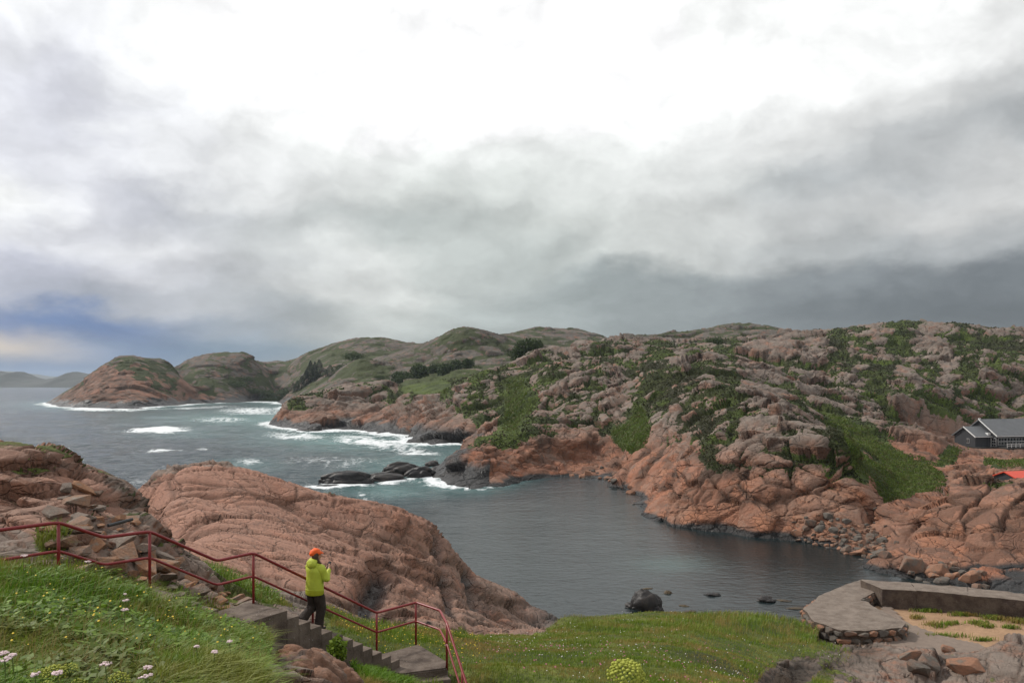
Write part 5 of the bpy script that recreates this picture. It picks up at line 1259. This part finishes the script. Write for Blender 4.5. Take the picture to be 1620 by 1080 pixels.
# broad-leaved herbs among the long grass
ph_ = land_points(near, 15000, zone1 & (fbm(Pn.reshape(-1, 3) / 0.7, 3, 603).reshape(shn) > 0.02), 9); rh = np.random.default_rng(10); nh = len(ph_)
ch = ph_ + np.stack([rh.normal(size=nh) * .03, rh.normal(size=nh) * .03, 0.06 + 0.22 * rh.random(nh)], -1); ah = rh.random(nh) * 6.283; dh = np.stack([np.cos(ah), np.sin(ah), rh.normal(size=nh) * .35], -1); sh2 = np.stack([-np.sin(ah), np.cos(ah), rh.normal(size=nh) * .3], -1); lh = (0.025 + 0.035 * rh.random(nh))[:, None]
Vh = np.stack([ch - dh * lh, ch + sh2 * lh * .55, ch + dh * lh, ch - sh2 * lh * .55], 1).reshape(-1, 3); meh = mesh_np('meadow_herbs', Vh, np.arange(nh * 4).reshape(-1, 4)); set_attr(meh, 'shade', np.repeat(rh.random(nh), 4))
tag(link('meadow_herbs', meh, leaf_mat('herb_leaves', (0.035, 0.085, 0.006), (0.18, 0.30, 0.02), (0.12, 0.15, 0.03))), 'small broad leaves of herbs among the long grass at left', kind='stuff')
zone2 = (near_turf > 0.45) & (near_dirt < 0.5) & (pxn > 440) & (pxn < 1480) & (pyn < 1130)
p2 = land_points(near, 84000, zone2, 5); k2 = rng.random(len(p2)); d2_ = p2[:, 1]
lush = np.clip(fbm(p2 / 3.0, 3, 605) * 3.0 + 0.5, 0.1, 1.5); px2, py2 = pix(p2)
lush = lush + 3.4 * np.exp(-(((px2 - 1170) / 110) ** 2 + ((py2 - 985) / 16) ** 2)) + 1.6 * np.exp(-(((px2 - 930) / 60) ** 2 + ((py2 - 985) / 10) ** 2)) + 2.2 * np.exp(-(((px2 - 1330) / 90) ** 2 + ((py2 - 1000) / 12) ** 2))
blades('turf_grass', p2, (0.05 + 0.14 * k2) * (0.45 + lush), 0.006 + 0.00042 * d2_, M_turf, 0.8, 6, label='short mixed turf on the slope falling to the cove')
zone3 = in_poly(pxn, pyn, [(505, 1005), (545, 1015), (585, 1045), (640, 1062), (650, 1090), (590, 1090), (555, 1055)]) & (dn < 19) & (dn > 14.2)
if zone3.any():
    p3 = land_points(near, 9000, zone3, 7); k3 = rng.random(len(p3)); blades('stairside_weeds', p3, 0.10 + 0.20 * k3, 0.014 + 0.012 * k3, M_grass, 0.9, 8, label='rank green weeds growing along the near side of the stairs')

# weeds in the quay yard and along the foot of its wall
cl = []
for (x_, y_, n_, rx, ry) in ((1425, 957, 300, 0.5, 0.4), (1480, 966, 500, 1.3, 0.25), (1530, 972, 450, 1.2, 0.25), (1575, 977, 500, 0.9, 0.4), (1612, 982, 500, 0.9, 0.5), (1450, 976, 160, 0.5, 0.3), (1480, 988, 260, 0.7, 0.6), (1505, 986, 160, 0.6, 0.25), (1545, 985, 220, 0.7, 0.3), (1560, 990, 160, 0.6, 0.3), (1598, 992, 140, 0.6, 0.25), (1500, 1005, 200, 1.6, 0.25), (1556, 1012, 160, 0.7, 0.2), (1390, 1000, 900, 1.2, 0.45), (1350, 1000, 900, 1.6, 0.5), (1415, 992, 500, 0.7, 0.35), (1375, 940, 160, 0.4, 0.3)):
    q = WZ(x_, y_, 2.15); cl.append(np.stack([q[0] + rng.normal(size=n_) * rx * 0.5, q[1] + rng.normal(size=n_) * ry * 0.5, np.full(n_, 2.12)], -1))
p6 = np.concatenate(cl); k6 = rng.random(len(p6)); blades('yard_weeds', p6, 0.10 + 0.28 * k6, 0.03 + 0.02 * k6, M_turf, 0.9, 26, label='weeds and grass tufts in the sand yard and along the quay')
# rough grass and heather on the coast beyond the cove: low tufts, uncountable
Pc = coast.P; vegc = coast.attrs['veg'].reshape(sh); pxc, pyc = pix(Pc.reshape(-1, 3)); pxc = pxc.reshape(sh); pyc = pyc.reshape(sh); softc = soft.reshape(sh)
zg = (softc > 0.6) & (Pc[..., 1] < 300)
p4 = land_points(coast, 30000, zg, 21); k4 = rng.random(len(p4)); blades('gully_grass', p4, (0.18 + 0.30 * k4) * np.clip(p4[:, 1] / 150, 0.8, 2) * (1 + 1.4 * np.clip(fbm(p4 / 5, 3, 640), -.3, .5)), 0.05 + 0.0009 * p4[:, 1], leaf_mat('gully_grass_blades', (0.05, 0.085, 0.012), (0.16, 0.22, 0.028), (0.10, 0.095, 0.03)), 0.9, 22, label='rough bright grass filling the gullies of the far shore')
zh = (vegc > 0.62) & (softc < 0.5) & (Pc[..., 1] < 420)
p5 = land_points(coast, 60000, zh, 23); k5 = rng.random(len(p5)); blades('heather', p5, (0.12 + 0.24 * k5) * np.clip(p5[:, 1] / 170, 0.8, 2.2), 0.10 + 0.0014 * p5[:, 1], leaf_mat('heather_sprigs', (0.016, 0.020, 0.007), (0.055, 0.066, 0.016), (0.046, 0.034, 0.018)), 1.2, 24, label='dark heather and rough grass in the joints of the far rocks')

# flowers too small to count: one sheet each of little petals
def petals(name, pts, hgt, size, col, label, seed):
    r = np.random.default_rng(seed); n = len(pts); c = pts + np.stack([np.zeros(n), np.zeros(n), hgt], -1)
    V = []; k = 5
    ang = np.linspace(0, 2 * math.pi, k, endpoint=False)[None] + r.random(n)[:, None] * 6
    ring = np.stack([np.cos(ang), np.sin(ang) * 0.8, np.sin(ang * 1.0) * 0.5], -1) * size[:, None, None] * 0.5 + c[:, None]
    apex = c[:, None] + np.array([0, -0.2, 0.6]) * size[:, None, None] * 0.4
    V = np.concatenate([ring, apex], 1).reshape(-1, 3); o = np.arange(n)[:, None] * (k + 1)
    T = np.concatenate([o + np.array([i, (i + 1) % k, k]) for i in range(k)], 0)
    me = mesh_np(name, V, T, tri=True); m = simple_mat(name + '_petals', col, 0.6, 0.2, 20.0, 0.0, 0.001)
    ob = link(name, me, m); tag(ob, label, kind='stuff')
f1 = land_points(near, 260, zone1 & (pyn < 1060), 11); petals('yellow_flowers', f1, 0.20 + 0.22 * rng.random(len(f1)), 0.012 + 0.016 * rng.random(len(f1)), (0.72, 0.50, 0.02), 'tiny yellow flowers dotted through the long grass at left', 12)
z2f = zone2 & (pxn < 760) & (pyn < 1060)
f2 = land_points(near, 260, z2f, 13); petals('yellow_turf_flowers', f2, 0.10 + 0.12 * rng.random(len(f2)), 0.018 + 0.02 * rng.random(len(f2)), (0.70, 0.48, 0.02), 'tiny yellow flowers in the turf beyond the railing', 14)
f3 = land_points(near, 700, zone2 & (pxn > 760), 15)
px3, py3 = pix(f3); kk = (fbm(f3 / 2.5, 2, 611) > 0.08) | (rng.random(len(f3)) < 0.1); f3 = f3[kk]
petals('white_turf_flowers', f3, 0.12 + 0.12 * rng.random(len(f3)), 0.016 + 0.0009 * f3[:, 1] * rng.random(len(f3)), (0.72, 0.66, 0.62), 'tiny white flowers scattered over the shore turf', 16)
f4 = land_points(near, 260, zone2 & (pxn > 700) & (pyn > 1020), 17); petals('pink_turf_flowers', f4, 0.10 + 0.1 * rng.random(len(f4)), 0.02 + 0.03 * rng.random(len(f4)), (0.45, 0.14, 0.20), 'tiny pink flowers in the turf below the stairs', 18)

# yarrow: pinkish white flat heads one can count
M_stem = simple_mat('green_stem', (0.10, 0.14, 0.03), 0.7, 0.3, 20.0, 0.1, 0.003); M_yar = simple_mat('pinkish_white_florets', (0.72, 0.56, 0.56), 0.7, 0.25, 60.0, 0.3, 0.004)
def ray_ground(px, py, land_z, d0, d1, hgt):
    """where the line of sight meets a surface hgt above the near ground"""
    for d in np.arange(d0, d1, 0.1):
        x, y, z = W(px, py, d)
        if z < near_z(x, y) + hgt: return Vector((x, y, near_z(x, y)))
    return Vector((x, y, near_z(x, y)))
def yarrow(px, py, label, size=0.075, hgt=0.42):
    g = ray_ground(px, py, near_z, 5.0, 20.0, hgt); e = empty('yarrow', g); tag(e, label, 'flower', 'pinkish white yarrow heads in the long grass')
    lean = Vector((random.uniform(-.05, .05), random.uniform(-.05, .05), hgt))
    link('stem', tube_mesh([(0, 0, -0.03), lean * 0.5 + Vector((0.01, 0, 0)), lean], 0.004, 6), M_stem, e)
    bm = bmesh.new()
    for _ in range(26):
        a, r_ = random.uniform(0, 6.28), size * 0.5 * math.sqrt(random.random()); m = Matrix.Translation(lean + Vector((math.cos(a) * r_, math.sin(a) * r_, 0.014 - r_ * r_ * 4 + random.uniform(-.006, .006)))) @ Matrix.Diagonal((1, 1, 0.7, 1))
        bmesh.ops.create_icosphere(bm, subdivisions=1, radius=random.uniform(.007, .012), matrix=m)
    link('flower_head', bm_mesh('flower_head', bm), M_yar, e, True)
for (x_, y_, lb, sz) in ((4, 1052, 'pinkish white yarrow head at the far left edge of the grass', .08), (13, 1036, 'pair of pale yarrow florets just above the leftmost one', .07), (25, 1040, 'small faded yarrow head beside the leftmost pair', .05),
                     (60, 1071, 'pale yarrow head in front of the leftmost green umbel', .06), (97, 1071, 'pink yarrow head between two green umbels', .07), (170, 1054, 'pinkish yarrow head above and left of the lone round umbel', .08), (224, 1062, 'upper of two yarrow heads right of the lone umbel', .075), (231, 1073, 'lower and larger of two yarrow heads right of the lone umbel', .09),
                     (136, 891, 'white yarrow head standing against the bent red middle rail', .07), (192, 952, 'white yarrow head in mid slope below the railing', .07), (194, 966, 'lower white yarrow head in mid slope below the railing', .07), (204, 942, 'single tiny white yarrow high on the slope', .03),
                     (32, 880, 'white yarrow cluster at the top of the slope by the path', .09), (316, 1025, 'small pale yarrow near the right end of the slope', .04), (337, 1032, 'pale yarrow at the right brow of the slope', .05), (366, 1018, 'faint pink yarrow near the rock at the slope end', .05)):
    yarrow(x_, y_, lb, sz)

# angelica with yellow-green globes of flowers
M_umb = simple_mat('yellow_green_umbel', (0.36, 0.38, 0.055), 0.75, 0.3, 55.0, 0.4, 0.006)
def angelica(px, py, d, heads, label, w=0.2):
    x, y, z = W(px, py, d); g = near_z(x, y); e = empty('angelica', (x, y, g)); tag(e, label, 'plant', 'angelica plants with yellow green umbels')
    topz = z - g
    link('stem', tube_mesh([(0, 0, -0.05), (0.02, 0, topz * 0.5), (0, 0, topz - 0.10)], [0.022, 0.018, 0.012], 8), M_stem, e, True)
    for (dx, dy, dz, r) in heads:
        c = Vector((dx, dy, topz + dz)); bm = bmesh.new(); n_ = int(90 * (r / 0.1) ** 1.2)
        for k in range(n_):
            u = 1 - (k + 0.5) / n_ * 1.25; ph_ = k * 2.39996; s = math.sqrt(max(0, 1 - u * u)); dirv = Vector((math.cos(ph_) * s, math.sin(ph_) * s, u * 0.8)); p = c + dirv * r * random.uniform(.86, 1.06)
            rr = r * random.uniform(.085, .125); bmesh.ops.create_icosphere(bm, subdivisions=1, radius=rr, matrix=Matrix.Translation(p) @ Matrix.Rotation(ph_, 4, 'Z') @ Matrix.Diagonal((1, 1, 0.85, 1)))
        me = bm_mesh('umbel', bm); co = np.zeros(len(me.vertices) * 3, np.float32); me.vertices.foreach_get('co', co); co = co.reshape(-1, 3); co += (fbm(co * 120, 2, 620))[:, None] * 0.012; me.vertices.foreach_set('co', co.ravel())
        u_ = link('umbel', me, M_umb, e); 
        bm = bmesh.new()
        for k in range(14):
            u = 1 - (k + 0.5) / 14; ph_ = k * 2.39996; s = math.sqrt(max(0, 1 - u * u)); p = c + Vector((math.cos(ph_) * s, math.sin(ph_) * s, u * 0.8)) * r * 0.95; a = Vector((0, 0, topz - 0.12)) if abs(dx) < 0.02 else c - Vector((0, 0, r * 0.9))
            q = (p - a); m = Matrix.Translation((a + p) / 2) @ q.to_track_quat('Z', 'Y').to_matrix().to_4x4(); bmesh.ops.create_cone(bm, segments=5, radius1=0.003, radius2=0.002, depth=q.length, matrix=m)
        if abs(dx) >= 0.02:
            a = Vector((0, 0, topz - 0.14)); p = c - Vector((0, 0, r * 0.85)); q = p - a; bmesh.ops.create_cone(bm, segments=6, radius1=0.007, radius2=0.005, depth=q.length, matrix=Matrix.Translation((a + p) / 2) @ q.to_track_quat('Z', 'Y').to_matrix().to_4x4())
        link('rays', bm_mesh('rays', bm), M_stem, u_)
    for k in range(4):
        a = k * 1.7 + 0.4; leaf(e, Vector((0, 0, topz * (0.25 + 0.13 * k))), a, 0.30)
def leaf(parent, at, a, ln):
    d = Vector((math.cos(a), math.sin(a), 0.35)).normalized(); bm = bmesh.new(); sd = Vector((-d.y, d.x, 0))
    for k in range(7):
        t = 0.25 + 0.75 * (k // 2 + 1) / 4 if k < 6 else 1.0; s = (1 if k % 2 else -1) if k < 6 else 0
        c = at + d * ln * t - Vector((0, 0, 0.3 * ln * t * t)); ax = (d * 0.6 + sd * s * 0.9).normalized(); b = ax.cross(Vector((0, 0, 1))).normalized()
        v = [bm.verts.new(p) for p in (c, c + ax * ln * .2 + b * ln * .11, c + ax * ln * .42, c + ax * ln * .2 - b * ln * .11)]; bm.faces.new(v)
    me = bm_mesh('leaf', bm); set_attr(me, 'shade', np.random.default_rng(int(a * 100)).random(len(me.vertices))); link('leaf', me, M_grass, parent)
angelica(990, 1062, 6.2, [(0, 0, -0.02, 0.135), (-0.05, -0.09, -0.12, 0.09), (0.10, -0.05, -0.10, 0.085), (-0.20, 0.0, -0.16, 0.07)], 'large yellow green angelica with a broad head at bottom centre')
angelica(1130, 1083, 6.0, [(0, 0, -0.02, 0.05)], 'low angelica with one small head right of the large one')
angelica(86, 1064, 5.8, [(0, 0, -0.01, 0.085), (-0.13, 0.02, -0.035, 0.065), (0.10, 0.02, 0.015, 0.055), (0.0, -0.12, -0.07, 0.07)], 'clump of four round green umbels at bottom left')
angelica(188, 1072, 6.0, [(0, 0, -0.02, 0.075)], 'angelica with one lone round umbel among the yarrow')
angelica(125, 1082, 5.9, [(0, 0, -0.02, 0.07)], 'faded brownish umbel low at the bottom edge beside the green clump')

# leafy bush by the stairs
def leaf_cloud(name, centre, rad, n, size, mat, parent, seed, flat=0.8):
    r = np.random.default_rng(seed); v = r.normal(size=(n, 3)); v /= np.linalg.norm(v, axis=1, keepdims=True); v *= (r.random((n, 1)) ** 0.4)
    c = v * np.array(rad) * (1 + 0.9 * fbm(v * 2.1 + seed, 3, seed)[:, None]) + np.array(centre)
    a = r.normal(size=(n, 3)); a[:, 2] *= flat; a /= np.linalg.norm(a, axis=1, keepdims=True); b = np.cross(a, r.normal(size=(n, 3))); b /= np.linalg.norm(b, axis=1, keepdims=True)
    s = size * (0.6 + 0.8 * r.random((n, 1)))
    V = np.stack([c - a * s, c + b * s * 0.5, c + a * s, c - b * s * 0.5], 1).reshape(-1, 3); Q = np.arange(n * 4).reshape(-1, 4)
    me = mesh_np(name, V, Q); set_attr(me, 'shade', np.repeat(r.random(n), 4)); return link(name, me, mat, parent)
M_bush = leaf_mat('bright_bush_leaves', (0.10, 0.17, 0.015), (0.22, 0.30, 0.03))
g = Vector(W(533, 1050, 15.9)); g.z = near_z(g.x, g.y); bsh = empty('leafy_herb', g); tag(bsh, 'bright green leafy herb growing against the side of the stairs', 'plant')
link('stem', tube_mesh([(0, 0, -0.1), (0.02, 0, 0.3), (0, 0, 0.55)], 0.012, 6), M_stem, bsh); leaf_cloud('foliage', (0, 0, 0.36), (0.20, 0.18, 0.26), 700, 0.045, M_bush, bsh, 5)

# trees and thickets in the far valley
M_tree = leaf_mat('dark_tree_leaves', (0.012, 0.024, 0.008), (0.032, 0.052, 0.014), trans=0.15); M_shrub = leaf_mat('green_thicket_leaves', (0.024, 0.045, 0.010), (0.055, 0.085, 0.018), trans=0.15)
M_bark = simple_mat('dark_bark', (0.05, 0.04, 0.03), 0.9, 0.3, 3.0, 0.3, 0.05)
def tree(px, py, d, h, w, kind, label, group, seed):
    """px, py: photo position of the foot"""
    x, y = (px - CX) / F * d, d; z = coast_z(x, y)
    e = empty('tree' if kind == 't' else 'thicket', (x, y, z - 0.3)); tag(e, label, 'tree' if kind == 't' else 'shrub', group)
    mat = M_tree if kind == 't' else M_shrub
    if kind == 't':
        link('trunk', tube_mesh([(0, 0, 0), (0.1, 0, h * .4), (0, 0, h * .85)], [h * .03, h * .022, h * .006], 7), M_bark, e)
        r = random.Random(seed); V = []
        me_n = 1500; rr = np.random.default_rng(seed); t = rr.random(me_n) ** 0.8; a = rr.random(me_n) * 6.283; rad = (1 - t) ** 0.75 * w * (0.45 + 0.55 * rr.random(me_n) ** .5) * (1 + 0.35 * np.sin(a * 3 + t * 9))
        c = np.stack([np.cos(a) * rad, np.sin(a) * rad, h * (0.1 + 0.9 * t)], -1); dr = np.stack([np.cos(a), np.sin(a), -0.35 + 0.5 * rr.random(me_n)], -1); tn = np.stack([-np.sin(a), np.cos(a), rr.normal(size=me_n) * .4], -1); s = (0.05 * h * (1.1 - t * .7))[:, None]
        Vv = np.stack([c - dr * s, c + tn * s * .6, c + dr * s, c - tn * s * .6], 1).reshape(-1, 3); me = mesh_np('crown', Vv, np.arange(me_n * 4).reshape(-1, 4)); set_attr(me, 'shade', np.repeat(rr.random(me_n), 4)); link('crown', me, mat, e)
    else:
        link('trunk', tube_mesh([(0, 0, 0), (0.1, 0, h * .3), (0, 0.1, h * .6)], h * .025, 6), M_bark, e); leaf_cloud('crown', (0, 0, h * .5), (w, w * .8, h * .55), 1300, h * .085, mat, e, seed)
TREES = [(484, 596, 720, 15, 5), (491, 592, 725, 19, 5.5), (498, 594, 715, 17, 5), (477, 600, 712, 12, 5), (470, 604, 716, 10, 4.5), (505, 596, 730, 13, 5), (522, 604, 690, 10, 5), (515, 606, 695, 8, 4), (464, 602, 725, 9, 4)]
for i, (x_, y_, d, h, w) in enumerate(TREES): tree(x_, y_, d, h, w, 't', 'dark conifer in the small wood below the far hills', 'dark conifers in the far wood', 700 + i)
SHR = [(610, 604, 500, 5, 7), (630, 603, 505, 7, 8), (650, 602, 500, 8, 8), (668, 601, 498, 8, 8), (686, 600, 492, 8, 8), (704, 600, 488, 9, 8), (720, 598, 485, 9, 8), (740, 597, 480, 7, 7), (645, 596, 515, 7, 7), (690, 592, 510, 8, 8), (672, 595, 512, 7, 8), (715, 590, 505, 7, 7), (758, 592, 470, 6, 6)]
for i, (x_, y_, d, h, w) in enumerate(SHR): tree(x_ + random.uniform(-8, 8), y_, d + random.uniform(-45, 30), h * random.uniform(0.5, 1.15), w * random.uniform(0.55, 0.95), 's', 'dark green thicket in the hollow behind the low pink ridge', 'thickets in the hollow', 720 + i)
for i, (x_, y_, d, h, w, lb) in enumerate(((822, 580, 330, 5.5, 4.5, 'left dark bush on the ridge above the green bowl'), (834, 578, 332, 6.5, 5.5, 'taller dark bush in the clump above the green bowl'), (846, 580, 328, 5, 4, 'right dark bush of the clump above the green bowl'),
        (1130, 566, 330, 3, 4, 'lone bush on the hillside above the cliff crest'))): tree(x_, y_, d, h, w, 's', lb, 'dark bushes on the ridge', 740 + i)
for i, (x_, y_, d, h, w) in enumerate(((375, 600, 770, 6, 12), (400, 606, 780, 6, 10), (420, 602, 790, 8, 12), (440, 605, 790, 7, 11), (455, 600, 790, 8, 10), (390, 596, 790, 6, 10), (545, 600, 640, 7, 10), (560, 604, 600, 6, 9), (425, 612, 780, 6, 10))): tree(x_, y_, d, h, w, 's', 'green scrub patch on the low shore of the headland valley', 'scrub of the headland valley', 750 + i)

# ---------------------------------------------------------------- air
bm = bmesh.new(); box(bm, (0, 4800, 60), (9000, 10400, 123)); hz = link('haze', bm_mesh('haze', bm)); tag(hz, kind='stuff')
m = bpy.data.materials.new('sea_air'); m.use_nodes = True; t = m.node_tree; t.nodes.clear(); n = NT(t); out = n.node('ShaderNodeOutputMaterial'); v = n.node('ShaderNodeVolumePrincipled')
v.inputs['Color'].default_value = (0.80, 0.90, 1.0, 1); v.inputs['Density'].default_value = 0.00007; v.inputs['Anisotropy'].default_value = 0.2
t.links.new(v.outputs[0], out.inputs['Volume']); hz.data.materials.append(m)
